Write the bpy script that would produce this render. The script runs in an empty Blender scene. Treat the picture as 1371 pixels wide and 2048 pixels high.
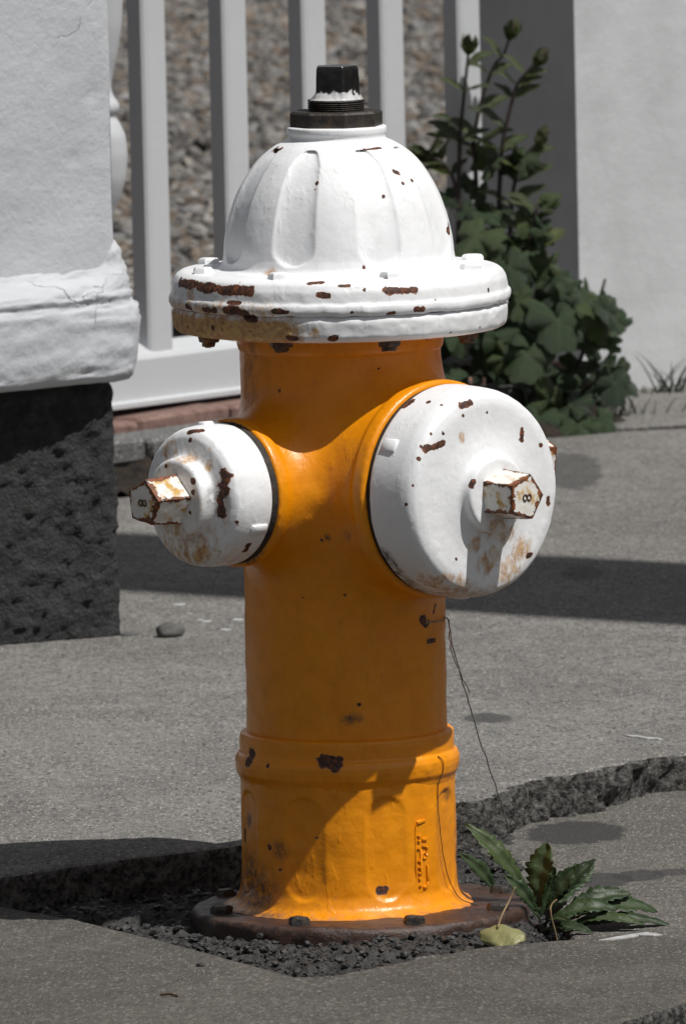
import bpy, bmesh, math, random
import numpy as np
from mathutils import Vector, Matrix

random.seed(7)
rng = np.random.default_rng(7)
R = math.radians
scene = bpy.context.scene
COL = scene.collection

# ------------------------------------------------------------------ camera
cam_d = bpy.data.cameras.new("camera")
cam = bpy.data.objects.new("camera", cam_d)
COL.objects.link(cam)
pitch, roll = 0.10866, R(1.3)
fw = Vector((0.0002, math.cos(pitch), -math.sin(pitch))).normalized()
rt = fw.cross(Vector((0, 0, 1))).normalized()
up = rt.cross(fw)
rt2 = rt * math.cos(roll) - up * math.sin(roll)
up2 = up * math.cos(roll) + rt * math.sin(roll)
cam.matrix_world = Matrix(((rt2.x, up2.x, -fw.x, 0.0), (rt2.y, up2.y, -fw.y, -11.0),
                           (rt2.z, up2.z, -fw.z, 1.65), (0, 0, 0, 1)))
cam_d.sensor_fit = 'VERTICAL'
cam_d.sensor_height = 36.0
cam_d.lens = 36.0 * 20400.0 / 2048.0
cam_d.clip_start = 0.1
cam_d.clip_end = 2000.0
cam_d.dof.use_dof = True
cam_d.dof.focus_distance = 11.0
cam_d.dof.aperture_fstop = 27.0
scene.camera = cam

# ------------------------------------------------------------------ light
SUN_AZ, SUN_EL = R(55.0), R(60.0)          # azimuth to the right of the direction back to the camera
sdir = Vector((math.sin(SUN_AZ) * math.cos(SUN_EL), -math.cos(SUN_AZ) * math.cos(SUN_EL), math.sin(SUN_EL)))
world = bpy.data.worlds.new("World")
scene.world = world
world.use_nodes = True
wn, wl = world.node_tree.nodes, world.node_tree.links
wn.clear()
sky = wn.new('ShaderNodeTexSky')
sky.sky_type = 'NISHITA'
sky.sun_disc = False
sky.sun_elevation = SUN_EL
sky.sun_rotation = math.atan2(sdir.x, sdir.y)
sky.dust_density = 2.0
hsv = wn.new('ShaderNodeHueSaturation')
hsv.inputs['Saturation'].default_value = 0.35
bg = wn.new('ShaderNodeBackground')
bg.inputs['Strength'].default_value = 0.043
wo = wn.new('ShaderNodeOutputWorld')
wl.new(sky.outputs[0], hsv.inputs['Color'])
wl.new(hsv.outputs[0], bg.inputs['Color'])
wl.new(bg.outputs[0], wo.inputs['Surface'])
sun_d = bpy.data.lights.new("sun", 'SUN')
sun_d.energy = 3.9
sun_d.angle = R(0.5)
sun_d.color = (1.0, 0.98, 0.95)
sun = bpy.data.objects.new("sun", sun_d)
COL.objects.link(sun)
sun.rotation_euler = sdir.to_track_quat('Z', 'Y').to_euler()
sun.location = sdir * 30
scene.view_settings.view_transform = 'Standard'
scene.view_settings.look = 'None'
scene.view_settings.exposure = 0.12
scene.view_settings.gamma = 1.0
scene.view_settings.use_curve_mapping = False

# ------------------------------------------------------------------ noise (numpy)
def _hash(ix, iy, iz):
    h = (ix * 374761393 + iy * 668265263 + iz * 2147483647 + 1013904223) & 0xFFFFFFFF
    h = ((h ^ (h >> 13)) * 1274126177) & 0xFFFFFFFF
    h = ((h ^ (h >> 16)) * 2246822519) & 0xFFFFFFFF
    return ((h ^ (h >> 15)) & 0xFFFFFF) / float(0xFFFFFF)
def vnoise(p):
    p = np.asarray(p, float)
    i = np.floor(p).astype(np.int64)
    f = p - i
    f = f * f * f * (f * (f * 6 - 15) + 10)
    o = 0
    for dx in (0, 1):
        wx = f[..., 0] if dx else 1 - f[..., 0]
        for dy in (0, 1):
            wy = f[..., 1] if dy else 1 - f[..., 1]
            for dz in (0, 1):
                wz = f[..., 2] if dz else 1 - f[..., 2]
                o = o + wx * wy * wz * _hash(i[..., 0] + dx, i[..., 1] + dy, i[..., 2] + dz)
    return o * 2 - 1
def fbm(p, scale=1.0, octv=4, gain=0.5, seed=0.0):
    p = np.asarray(p, float) * scale + seed
    a, s, o = 1.0, 0.0, 0
    for _ in range(octv):
        o = o + a * vnoise(p)
        s += a
        a *= gain
        p = p * 2.03 + 17.3
    return o / s

# ------------------------------------------------------------------ object helpers
def mk(name, verts, faces, mat=None, parent=None, smooth=True, sharp=None):
    me = bpy.data.meshes.new(name)
    v = verts.tolist() if isinstance(verts, np.ndarray) else [tuple(q) for q in verts]
    f = faces.tolist() if isinstance(faces, np.ndarray) else faces
    me.from_pydata(v, [], f)
    me.update()
    if smooth:
        me.polygons.foreach_set('use_smooth', [True] * len(me.polygons))
        if sharp:
            me.set_sharp_from_angle(angle=R(sharp))
    o = bpy.data.objects.new(name, me)
    COL.objects.link(o)
    if mat:
        me.materials.append(mat)
    if parent:
        o.parent = parent
    return o
def inst(name, me, parent=None, M=None):
    o = bpy.data.objects.new(name, me)
    COL.objects.link(o)
    if parent:
        o.parent = parent
    if M is not None:
        o.matrix_local = M
    return o
def tag(o, label=None, cat=None, group=None, kind=None):
    if label: o['label'] = label
    if cat: o['category'] = cat
    if group: o['group'] = group
    if kind: o['kind'] = kind
    return o
def thing(name, loc, label, cat, group=None):
    o = bpy.data.objects.new(name, None)
    COL.objects.link(o)
    o.location = loc
    return tag(o, label, cat, group)

def densify(prof, step):
    """piecewise-linear profile -> points about `step` apart (keeps the corners)"""
    out = [prof[0]]
    for a, b in zip(prof[:-1], prof[1:]):
        n = max(1, int(math.ceil(math.dist(a, b) / step)))
        for k in range(1, n + 1):
            t = k / n
            out.append((a[0] + (b[0] - a[0]) * t, a[1] + (b[1] - a[1]) * t))
    return out
def smoothprof(prof, step, it=2):
    p = np.array(densify(prof, step))
    for _ in range(it):
        q = p.copy()
        q[1:-1] = p[1:-1] * .5 + (p[:-2] + p[2:]) * .25
        p = q
    return [tuple(x) for x in p]
def lathe(prof, n=128, rfun=None, cap0=False, cap1=False):
    """prof [(r,z)] around z.  angle 0 faces -y, positive towards +x"""
    prof = np.array(prof)
    th = np.arange(n) / n * 2 * math.pi
    r = prof[:, 0][:, None] * np.ones(n)[None]
    z = prof[:, 1][:, None] * np.ones(n)[None]
    if rfun is not None:
        r = rfun(r, z, th[None] + 0 * r)
    v = np.stack([r * np.sin(th), -r * np.cos(th), z], -1).reshape(-1, 3)
    m = len(prof)
    i, j = np.meshgrid(np.arange(m - 1), np.arange(n), indexing='ij')
    a = i * n + j
    b = i * n + (j + 1) % n
    f = np.stack([a, b, b + n, a + n], -1).reshape(-1, 4).tolist()
    if cap0: f.append(list(range(n))[::-1])
    if cap1: f.append([(m - 1) * n + k for k in range(n)])
    return v, f
def prism(pts, z0, z1, bevel=0.0, inset_top=None):
    """convex outline pts (ccw) from z0 to z1 with a small bevel at the top"""
    pts = np.array(pts, float)
    c = pts.mean(0)
    n = len(pts)
    rings = [(pts, z0), (pts, z1 - bevel)]
    if bevel:
        d = pts - c
        L = np.linalg.norm(d, axis=1)[:, None]
        rings.append((pts - d / L * bevel * 0.9, z1))
    v, f = [], []
    for p, z in rings:
        v += [(x, y, z) for x, y in p]
    for k in range(len(rings) - 1):
        for j in range(n):
            f.append([k * n + j, k * n + (j + 1) % n, (k + 1) * n + (j + 1) % n, (k + 1) * n + j])
    f.append(list(range(n))[::-1])
    f.append([(len(rings) - 1) * n + j for j in range(n)])
    return np.array(v), f
def ngon(n, r, a0=0.0):
    return [(r * math.cos(a0 + 2 * math.pi * k / n), r * math.sin(a0 + 2 * math.pi * k / n)) for k in range(n)]
def box(x0, x1, y0, y1, z0, z1, b=0.002):
    bm = bmesh.new()
    bmesh.ops.create_cube(bm, size=1.0)
    for q in bm.verts:
        q.co = ((x0 + x1) / 2 + q.co.x * (x1 - x0), (y0 + y1) / 2 + q.co.y * (y1 - y0), (z0 + z1) / 2 + q.co.z * (z1 - z0))
    if b:
        bmesh.ops.bevel(bm, geom=bm.edges[:], offset=b, segments=1, affect='EDGES')
    bm.verts.index_update()
    v = np.array([q.co[:] for q in bm.verts])
    f = [[q.index for q in p.verts] for p in bm.faces]
    bm.free()
    return v, f
def xf(v, M):
    v = np.asarray(v, float)
    m = np.array(M)
    return v @ m[:3, :3].T + m[:3, 3]
def tube(pts, rad, n=8):
    pts = [Vector(p) for p in pts]
    rad = rad if hasattr(rad, '__len__') else [rad] * len(pts)
    v, f = [], []
    prev = Vector((0.3, 0.2, 1)).normalized()
    for i, p in enumerate(pts):
        t = (pts[min(i + 1, len(pts) - 1)] - pts[max(i - 1, 0)]).normalized()
        a = (prev - t * prev.dot(t)).normalized() if abs(prev.dot(t)) < .99 else t.orthogonal().normalized()
        prev = a
        b = t.cross(a)
        for k in range(n):
            c = 2 * math.pi * k / n
            v.append(p + (a * math.cos(c) + b * math.sin(c)) * rad[i])
    for i in range(len(pts) - 1):
        for k in range(n):
            f.append([i * n + k, i * n + (k + 1) % n, (i + 1) * n + (k + 1) % n, (i + 1) * n + k])
    f.append(list(range(n))[::-1])
    f.append([(len(pts) - 1) * n + k for k in range(n)])
    return np.array([q[:] for q in v]), f
def spline(pts, n=8):
    P = [Vector(p) for p in pts]
    P = [P[0] * 2 - P[1]] + P + [P[-1] * 2 - P[-2]]
    out = []
    for i in range(1, len(P) - 2):
        for k in range(n):
            t = k / n
            a, b, c, d = P[i - 1:i + 3]
            out.append(0.5 * ((2 * b) + (c - a) * t + (2 * a - 5 * b + 4 * c - d) * t * t + (3 * b - a - 3 * c + d) * t ** 3))
    out.append(P[-2])
    return out
def join(parts):
    V, F, n = [], [], 0
    for v, f in parts:
        V.append(np.asarray(v, float))
        F += [[i + n for i in q] for q in f]
        n += len(v)
    return np.concatenate(V), F

# ------------------------------------------------------------------ material helpers
class NT:
    def __init__(s, name):
        s.m = bpy.data.materials.new(name)
        s.m.use_nodes = True
        s.n, s.l = s.m.node_tree.nodes, s.m.node_tree.links
        s.n.clear()
        s.out = s.n.new('ShaderNodeOutputMaterial')
        s.b = s.n.new('ShaderNodeBsdfPrincipled')
        s.l.new(s.b.outputs[0], s.out.inputs[0])
        s.tc = s.n.new('ShaderNodeTexCoord')
        s.geo = None
    def set(s, node, key, val):
        i = node.inputs[key]
        if hasattr(val, 'is_linked'):
            s.l.new(val, i)
        else:
            if isinstance(val, (tuple, list)) and len(val) == 3 and i.type == 'RGBA':
                val = (*val, 1.0)
            i.default_value = val
    def obj(s): return s.tc.outputs['Object']
    def pos(s):
        if not s.geo: s.geo = s.n.new('ShaderNodeNewGeometry')
        return s.geo.outputs['Position']
    def mapping(s, vec, scale=(1, 1, 1), loc=(0, 0, 0), rot=(0, 0, 0)):
        m = s.n.new('ShaderNodeMapping')
        s.l.new(vec, m.inputs['Vector'])
        m.inputs['Scale'].default_value = scale
        m.inputs['Location'].default_value = loc
        m.inputs['Rotation'].default_value = rot
        return m.outputs[0]
    def noise(s, scale, detail=4, rough=0.55, vec=None, dist=0.0, col=False):
        t = s.n.new('ShaderNodeTexNoise')
        s.l.new(vec if vec is not None else s.obj(), t.inputs['Vector'])
        t.inputs['Scale'].default_value = scale
        t.inputs['Detail'].default_value = detail
        t.inputs['Roughness'].default_value = rough
        t.inputs['Distortion'].default_value = dist
        return t.outputs['Color' if col else 'Fac']
    def voro(s, scale, feat='F1', out='Distance', vec=None, rnd=1.0):
        t = s.n.new('ShaderNodeTexVoronoi')
        t.feature = feat
        s.l.new(vec if vec is not None else s.obj(), t.inputs['Vector'])
        t.inputs['Scale'].default_value = scale
        t.inputs['Randomness'].default_value = rnd
        return t.outputs[out]
    def ramp(s, v, a, b, lo=0.0, hi=1.0, smooth=True):
        t = s.n.new('ShaderNodeMapRange')
        t.interpolation_type = 'SMOOTHSTEP' if smooth else 'LINEAR'
        s.set(t, 'Value', v)
        t.inputs['From Min'].default_value = a
        t.inputs['From Max'].default_value = b
        t.inputs['To Min'].default_value = lo
        t.inputs['To Max'].default_value = hi
        return t.outputs[0]
    def math(s, op, a, b=0.0, c=None):
        t = s.n.new('ShaderNodeMath')
        t.operation = op
        s.set(t, 0, a)
        s.set(t, 1, b)
        if c is not None: s.set(t, 2, c)
        return t.outputs[0]
    def mix(s, f, a, b, mode='MIX'):
        t = s.n.new('ShaderNodeMix')
        t.data_type = 'RGBA'
        t.blend_type = mode
        s.set(t, 0, f)
        s.set(t, 6, a)
        s.set(t, 7, b)
        return t.outputs[2]
    def attr(s, name, out='Fac'):
        t = s.n.new('ShaderNodeAttribute')
        t.attribute_name = name
        return t.outputs[out]
    def bump(s, h, dist=0.001, strength=1.0, prev=None):
        t = s.n.new('ShaderNodeBump')
        t.inputs['Strength'].default_value = strength
        t.inputs['Distance'].default_value = dist
        s.l.new(h, t.inputs['Height'])
        if prev is not None: s.l.new(prev, t.inputs['Normal'])
        return t.outputs[0]
    def sep(s, vec):
        t = s.n.new('ShaderNodeSeparateXYZ')
        s.l.new(vec, t.inputs[0])
        return t.outputs
    def done(s, color, rough=0.5, normal=None, spec=0.5, metal=0.0):
        s.set(s.b, 'Base Color', color)
        s.set(s.b, 'Roughness', rough)
        s.set(s.b, 'Specular IOR Level', spec)
        s.set(s.b, 'Metallic', metal)
        if normal is not None: s.l.new(normal, s.b.inputs['Normal'])
        return s.m

RUST_D, RUST_L = (0.038, 0.016, 0.011), (0.19, 0.058, 0.022)
def paint_mat(name, base, base2, rough, specks, lump=0.0009, streak=.22, stain_col=(0.56, 0.33, 0.09), stain_dark=(0.36, 0.14, 0.022)):
    t = NT(name)
    n1 = t.noise(230, 5, .6)
    n2 = t.noise(34, 4, .55)
    n3 = t.noise(700, 3, .6)
    chip = t.attr('chip')
    cv = t.math('ADD', chip, t.math('ADD', t.math('MULTIPLY_ADD', n1, 0.6, -0.30), t.math('MULTIPLY_ADD', t.noise(60, 4, .65), 1.5, -0.75)))
    cm = t.ramp(cv, 0.44, 0.50)
    # scattered small flecks where the paint has popped off
    vd = t.voro(75)
    vc = t.sep(t.voro(75, out='Color'))[0]
    fl = t.math('MULTIPLY', t.math('LESS_THAN', t.math('ADD', vd, t.math('MULTIPLY', n1, .35)), 0.34),
                t.math('GREATER_THAN', vc, 1.0 - specks))
    cm = t.math('MAXIMUM', cm, fl)
    st = t.ramp(t.math('ADD', t.attr('stain'), t.math('MULTIPLY_ADD', t.noise(95, 6, .68, vec=t.mapping(t.obj(), (1, 1, .55))), 1.9, -.95)), .36, 1.05)
    st = t.math('MULTIPLY', st, t.math('MINIMUM', t.math('MULTIPLY', t.attr('stain'), 4.0), 1.0))
    st2 = t.math('MULTIPLY', t.attr('stain'), t.ramp(t.noise(210, 5, .7), 0.56, 0.70))
    col = t.mix(t.ramp(n2, .3, .75), base, base2)
    col = t.mix(t.math('MULTIPLY', t.ramp(t.noise(55, 7, .72, vec=t.mapping(t.obj(), (1, 1, .6))), .52, .74), streak), col, tuple(c * .55 for c in base2))
    col = t.mix(t.math('MULTIPLY', st, .92), col, t.mix(t.ramp(t.noise(140, 5, .7), .38, .64), stain_col, stain_dark))
    col = t.mix(t.math('MULTIPLY', st2, .8), col, (0.16, 0.055, 0.018))
    grime = t.math('MULTIPLY', t.attr('grime'), t.ramp(t.noise(120, 6, .7), .28, .7))
    col = t.mix(grime, col, (0.05, 0.042, 0.033))
    rust = t.mix(t.ramp(n1, .42, .66), RUST_D, RUST_L)
    col = t.mix(t.math('MULTIPLY', t.ramp(cv, .36, .43), .7), col, (0.40, 0.22, 0.11))
    col = t.mix(cm, col, rust)
    h = t.math('ADD', t.math('MULTIPLY', n2, .30), t.math('ADD', t.math('MULTIPLY', n1, .30), t.math('MULTIPLY', t.ramp(t.noise(70, 2, .5, vec=t.mapping(t.obj(), (1, 1, .35))), .60, .66), .22)))
    h = t.math('SUBTRACT', h, t.math('MULTIPLY', cm, 0.5))
    nm = t.bump(h, lump, 1.0)
    ro = t.math('ADD', rough, t.math('MULTIPLY', t.math('MAXIMUM', cm, st), .3))
    ro = t.math('ADD', ro, t.math('MULTIPLY_ADD', n1, .2, -.1))
    return t.done(col, ro, nm)

WHITE = paint_mat('white_enamel', (0.84, 0.845, 0.855), (0.79, 0.795, 0.80), 0.38, 0.012)
ORANGE = paint_mat('orange_enamel', (0.82, 0.285, 0.002), (0.74, 0.245, 0.002), 0.34, 0.010, lump=0.0012, streak=.30, stain_col=(0.45, 0.2, 0.08))
BLACKP = paint_mat('black_enamel', (0.010, 0.010, 0.011), (0.016, 0.015, 0.014), 0.10, 0.02, stain_col=(0.62, 0.62, 0.62), stain_dark=(0.55, 0.55, 0.55))

def rust_mat(name, a, b, c, rough=0.6, white=0.0, sparkle=0.0):
    t = NT(name)
    n1 = t.noise(150, 6, .65)
    n2 = t.noise(45, 4, .6)
    col = t.mix(t.ramp(n1, .35, .62), a, b)
    col = t.mix(t.ramp(n2, .5, .72), col, c)
    if white:
        pm = t.math('LESS_THAN', t.math('ADD', t.noise(60, 5, .6), t.math('MULTIPLY', n1, .3)), white)
        col = t.mix(pm, col, (0.62, 0.60, 0.56))
    nm = t.bump(t.math('ADD', n1, t.math('MULTIPLY', n2, .6)), 0.0016, 1.0)
    if sparkle:
        nm = t.bump(t.noise(900, 2, .6), 0.0005, 1.0, nm)
    return t.done(col, rough, nm)
IRON_DARK = rust_mat('dark_iron', (0.014, 0.013, 0.012), (0.035, 0.027, 0.02), (0.06, 0.038, 0.02), 0.5)
IRON_RUST = rust_mat('rusted_iron', (0.030, 0.018, 0.015), (0.060, 0.030, 0.020), (0.10, 0.042, 0.02), 0.42, sparkle=1)
NUT_RUST = rust_mat('nut_rust', (0.025, 0.015, 0.01), (0.10, 0.045, 0.02), (0.30, 0.17, 0.06), 0.5)
GASKET = rust_mat('gasket', (0.016, 0.014, 0.012), (0.03, 0.024, 0.018), (0.05, 0.03, 0.02), 0.7)
def worn_nut():
    t = NT('worn_painted_nut')
    n1 = t.noise(170, 6, .65)
    n2 = t.noise(70, 4, .6)
    e = t.attr('edge')
    m = t.ramp(t.math('ADD', t.math('MULTIPLY', e, .50), t.math('MULTIPLY_ADD', t.math('ADD', n1, n2), 1.1, -1.0)), .40, .47)
    col = t.mix(t.ramp(n2, .47, .64), (0.76, 0.74, 0.69), (0.55, 0.33, 0.09))
    col = t.mix(m, col, t.mix(t.ramp(n1, .4, .62), (0.05, 0.02, 0.012), (0.25, 0.075, 0.02)))
    nm = t.bump(t.math('SUBTRACT', n2, t.math('MULTIPLY', m, .6)), .0012, 1.0)
    return t.done(col, t.math('MULTIPLY_ADD', m, .25, .4), nm)
WORN_NUT = worn_nut()

def concrete(name, a, b, stains=(), grit=1.0, fleck=1.0):
    t = NT(name)
    P = t.pos()
    G = t.mapping(P, (1, .42, 1))
    big = t.noise(1.6, 5, .6, vec=P)
    med = t.noise(14, 5, .65, vec=P)
    fine = t.noise(150, 3, .75, vec=G)
    gr = t.noise(300, 2, .65, vec=G)
    col = t.mix(t.ramp(t.math('ADD', t.math('MULTIPLY', big, .55), t.math('MULTIPLY', med, .45)), .40, .60), a, b)
    col = t.mix(t.ramp(fine, .40, .62, 0, .45 + .27 * fleck), col, tuple(c * .36 for c in a))
    col = t.mix(t.ramp(gr, .56, .66, 0, .8 * fleck), col, (0.42, 0.40, 0.37))
    vc = t.sep(t.voro(150, out='Color', vec=G))
    vd = t.voro(150, vec=G)
    peb = t.math('MULTIPLY', t.math('LESS_THAN', vd, .36), t.math('GREATER_THAN', vc[0], .70))
    col = t.mix(t.math('MULTIPLY', peb, .6 * fleck), col, t.mix(vc[1], (0.10, 0.085, 0.07), (0.36, 0.33, 0.29)))
    darkb = t.math('MULTIPLY', t.math('LESS_THAN', vd, .33), t.math('LESS_THAN', vc[0], .16))
    col = t.mix(t.math('MULTIPLY', darkb, .75 * fleck), col, (0.03, 0.028, 0.026))
    for (x, y, rx, ry, k) in stains:
        q = t.mapping(P, (1 / rx, 1 / ry, 0), (-x / rx, -y / ry, 0))
        ln = t.n.new('ShaderNodeVectorMath')
        ln.operation = 'LENGTH'
        t.l.new(q, ln.inputs[0])
        d = t.math('ADD', ln.outputs['Value'], t.math('MULTIPLY_ADD', t.noise(30, 4, .6, vec=P), .7, -.35))
        col = t.mix(t.ramp(d, .85, 1.05, k, 0), col, (0.034, 0.033, 0.033))
    h = t.math('ADD', t.math('MULTIPLY', med, 2.0), t.math('ADD', t.math('MULTIPLY', fine, .9), t.math('MULTIPLY', gr, .35)))
    h = t.math('ADD', h, t.math('MULTIPLY', peb, .18))
    nm = t.bump(h, 0.0022 * grit, 1.0)
    return t.done(col, .88, nm, .3)
STAINS = [(.263, .70, .062, .10, .85), (.174, 1.468, .03, .05, .7), (.348, 4.36, .05, .28, .6),
          (.281, .316, .038, .06, .8), (.324, .345, .03, .045, .8), (.367, .365, .025, .03, .7), (.33, 3.0, .03, .1, .4)]
CONC = concrete('sidewalk_concrete', (0.205, 0.197, 0.184), (0.135, 0.129, 0.120), STAINS)
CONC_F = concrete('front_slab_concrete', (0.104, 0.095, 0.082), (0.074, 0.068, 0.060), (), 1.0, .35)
CONC_B = concrete('side_slab_concrete', (0.134, 0.124, 0.110), (0.098, 0.091, 0.082), STAINS, 1.0, .6)
KERB = concrete('kerb_stone', (0.16, 0.16, 0.16), (0.12, 0.12, 0.12), ())

def simple(name, a, b, scale, rough=.8, bump=.001, bscale=None, spec=.4, detail=5):
    t = NT(name)
    n = t.noise(scale, detail, .62)
    col = t.mix(t.ramp(n, .33, .67), a, b)
    nm = t.bump(t.noise(bscale or scale * 2, 5, .65), bump, 1.0)
    return t.done(col, rough, nm, spec)
BROKEN = simple('broken_concrete', (0.016, 0.0155, 0.015), (0.17, 0.162, 0.15), 130, .9, .010, 150, .3, 7)  # fracture speckle, its colour also lowered to carry the edge face's partial shade
SOIL = simple('dark_crumbled_soil', (0.014, 0.0135, 0.013), (0.055, 0.053, 0.05), 110, .6, .004, 160)
ASPHALT = simple('asphalt', (0.042, 0.042, 0.043), (0.065, 0.064, 0.062), 140, .9, .003, 200)
EARTH = simple('earth', (0.05, 0.042, 0.033), (0.09, 0.075, 0.06), 30, .95, .004)
DEBRIS = simple('dark_leaf_litter', (0.006, 0.005, 0.004), (0.028, 0.018, 0.011), 60, .95, .012, 40)
def granite():
    t = NT('dark_split_granite')
    n = t.noise(38, 6, .7)
    f = t.noise(190, 4, .7)
    col = t.mix(t.ramp(n, .32, .68), (0.018, 0.018, 0.019), (0.060, 0.060, 0.061))
    col = t.mix(t.ramp(f, .62, .8, 0, .8), col, (0.13, 0.13, 0.13))
    col = t.mix(t.math('MULTIPLY', t.ramp(t.noise(11, 5, .75), .63, .68), .45), col, (0.2, 0.2, 0.2))
    nm = t.bump(t.math('ADD', t.math('MULTIPLY', n, 1.8), f), .014, 1.0)
    return t.done(col, .7, nm)
GRANITE = granite()
def wall_paint(name, a, b, cracks=0.6, bump=.0016):
    t = NT(name)
    P = t.obj()
    n = t.noise(7, 5, .6)
    f = t.noise(130, 5, .65)
    col = t.mix(t.ramp(n, .35, .7), a, b)
    cr = t.voro(5.0, 'DISTANCE_TO_EDGE', vec=t.mix(.16, P, t.noise(9, 4, .6, col=True)))
    cm = t.math('MULTIPLY', t.ramp(cr, .0, .010, 1, 0), t.ramp(t.noise(4.5, 3, .5), .54, .62))
    dust = t.ramp(t.noise(55, 6, .72), .66, .8, 0, .3)
    col = t.mix(dust, col, tuple(c * .62 for c in b))
    h = t.math('ADD', t.math('MULTIPLY', t.noise(28, 5, .6), 1.4), t.math('MULTIPLY', f, .5))
    h = t.math('SUBTRACT', h, t.math('MULTIPLY', cm, cracks * 1.5))
    return t.done(col, .62, t.bump(h, bump, 1.0), .35)
PIERW = wall_paint('weathered_white_paint', (0.52, 0.535, 0.56), (0.46, 0.473, 0.493), 1.2, .0020)
PILLARW = wall_paint('rough_white_render', (0.53, 0.54, 0.55), (0.46, 0.468, 0.476), 0, .0011)
def vinyl():
    t = NT('white_vinyl')
    n = t.noise(12, 4, .6)
    col = t.mix(n, (0.53, 0.54, 0.555), (0.48, 0.49, 0.505))
    return t.done(col, .42, t.bump(t.noise(60, 3, .6), .0004, 1.0), .4)
VINYL = vinyl()
BRICK = simple('old_red_brick', (0.15, 0.085, 0.07), (0.24, 0.155, 0.13), 45, .9, .003)

def leaf_mat(name, a, b, vein=(0.09, 0.12, 0.06), rough=.42):
    t = NT(name)
    oi = t.n.new('ShaderNodeObjectInfo')
    n = t.noise(28, 4, .6)
    col = t.mix(t.ramp(n, .3, .7), a, b)
    col = t.mix(t.ramp(oi.outputs['Random'], .0, .45, .65, 0, False), col, tuple(c * .5 for c in a))
    col = t.mix(t.ramp(oi.outputs['Random'], .7, 1.0, 0, .6, False), col, (b[0] * 1.9, b[1] * 1.55, b[2] * 1.1))
    col = t.mix(t.math('MULTIPLY', t.attr('vein'), .5), col, vein)
    t.set(t.b, 'Transmission Weight', 0.0)
    nm = t.bump(t.math('ADD', t.math('MULTIPLY', t.attr('vein'), -.8), t.noise(110, 3, .6)), .0012, 1.0)
    m = t.done(col, rough, nm, .45)
    tr = t.n.new('ShaderNodeBsdfTranslucent')
    t.set(tr, 'Color', t.mix(.3, col, (0.10, 0.16, 0.02)))
    ad = t.n.new('ShaderNodeMixShader')
    ad.inputs[0].default_value = .22
    t.l.new(t.b.outputs[0], ad.inputs[1])
    t.l.new(tr.outputs[0], ad.inputs[2])
    t.l.new(ad.outputs[0], t.out.inputs[0])
    return m
LEAF = leaf_mat('bush_leaf', (0.020, 0.040, 0.017), (0.046, 0.075, 0.030), (0.075, 0.10, 0.05), .30)
LEAF_Y = leaf_mat('young_leaf', (0.040, 0.060, 0.018), (0.065, 0.082, 0.022))
WEED = leaf_mat('weed_leaf', (0.024, 0.048, 0.016), (0.040, 0.068, 0.024), (0.08, 0.10, 0.05), .5)
YLEAF = leaf_mat('yellowed_leaf', (0.30, 0.29, 0.13), (0.24, 0.25, 0.11), (0.32, 0.29, 0.15))
STEM = simple('bush_stem', (0.022, 0.018, 0.016), (0.045, 0.030, 0.025), 80, .6, .0006)
BUD = simple('bud', (0.07, 0.025, 0.032), (0.06, 0.065, 0.03), 120, .6, .001)
STRAW = simple('dry_stem', (0.30, 0.21, 0.11), (0.22, 0.15, 0.08), 60, .7, .0005)
WIRE = simple('grey_wire', (0.30, 0.29, 0.27), (0.18, 0.17, 0.16), 90, .6, .0004)
TWIG_FIBRE = simple('dark_brown_fibre', (0.05, 0.025, 0.012), (0.08, 0.04, 0.015), 90, .7, .0004)
GRASSM = leaf_mat('grass_blade', (0.030, 0.038, 0.024), (0.048, 0.055, 0.034))
PEBM = simple('grey_pebble', (0.075, 0.074, 0.07), (0.115, 0.112, 0.105), 60, .7, .001)
FLAKE = simple('white_paint_flake', (0.46, 0.46, 0.45), (0.30, 0.30, 0.29), 60, .7, .0008)
POLEM = simple('weathered_pole_wood', (0.11, 0.085, 0.065), (0.17, 0.14, 0.11), 18, .9, .004)
def gravel_mat():
    t = NT('yard_gravel_stone')
    c = t.attr('tone', 'Color')
    n = t.noise(70, 4, .6)
    col = t.mix(t.ramp(n, .35, .7, 0, .4), c, (0.05, 0.045, 0.04))
    return t.done(col, .8, t.bump(n, .003, 1.0), .3)
GRAVEL = gravel_mat()
CRUMB = simple('asphalt_crumb', (0.008, 0.008, 0.008), (0.070, 0.068, 0.066), 170, .38, .002, 260)

# ================================================================== THE SETTING
def sheet(name, x0, x1, y0, y1, z, mat):
    o = mk(name, [(x0, y0, z), (x1, y0, z), (x1, y1, z), (x0, y1, z)], [[0, 1, 2, 3]], mat, None, False)
    return tag(o, kind='structure')
tag(sheet('ground', -400, 400, -400, 400, -0.075, EARTH), 'bare earth ground under the pavement reaching to the horizon', 'ground')
tag(sheet('road', -400, 400, -60, -0.45, -0.035, ASPHALT), 'dark asphalt road in front of the pavement slabs', 'road')

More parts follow.
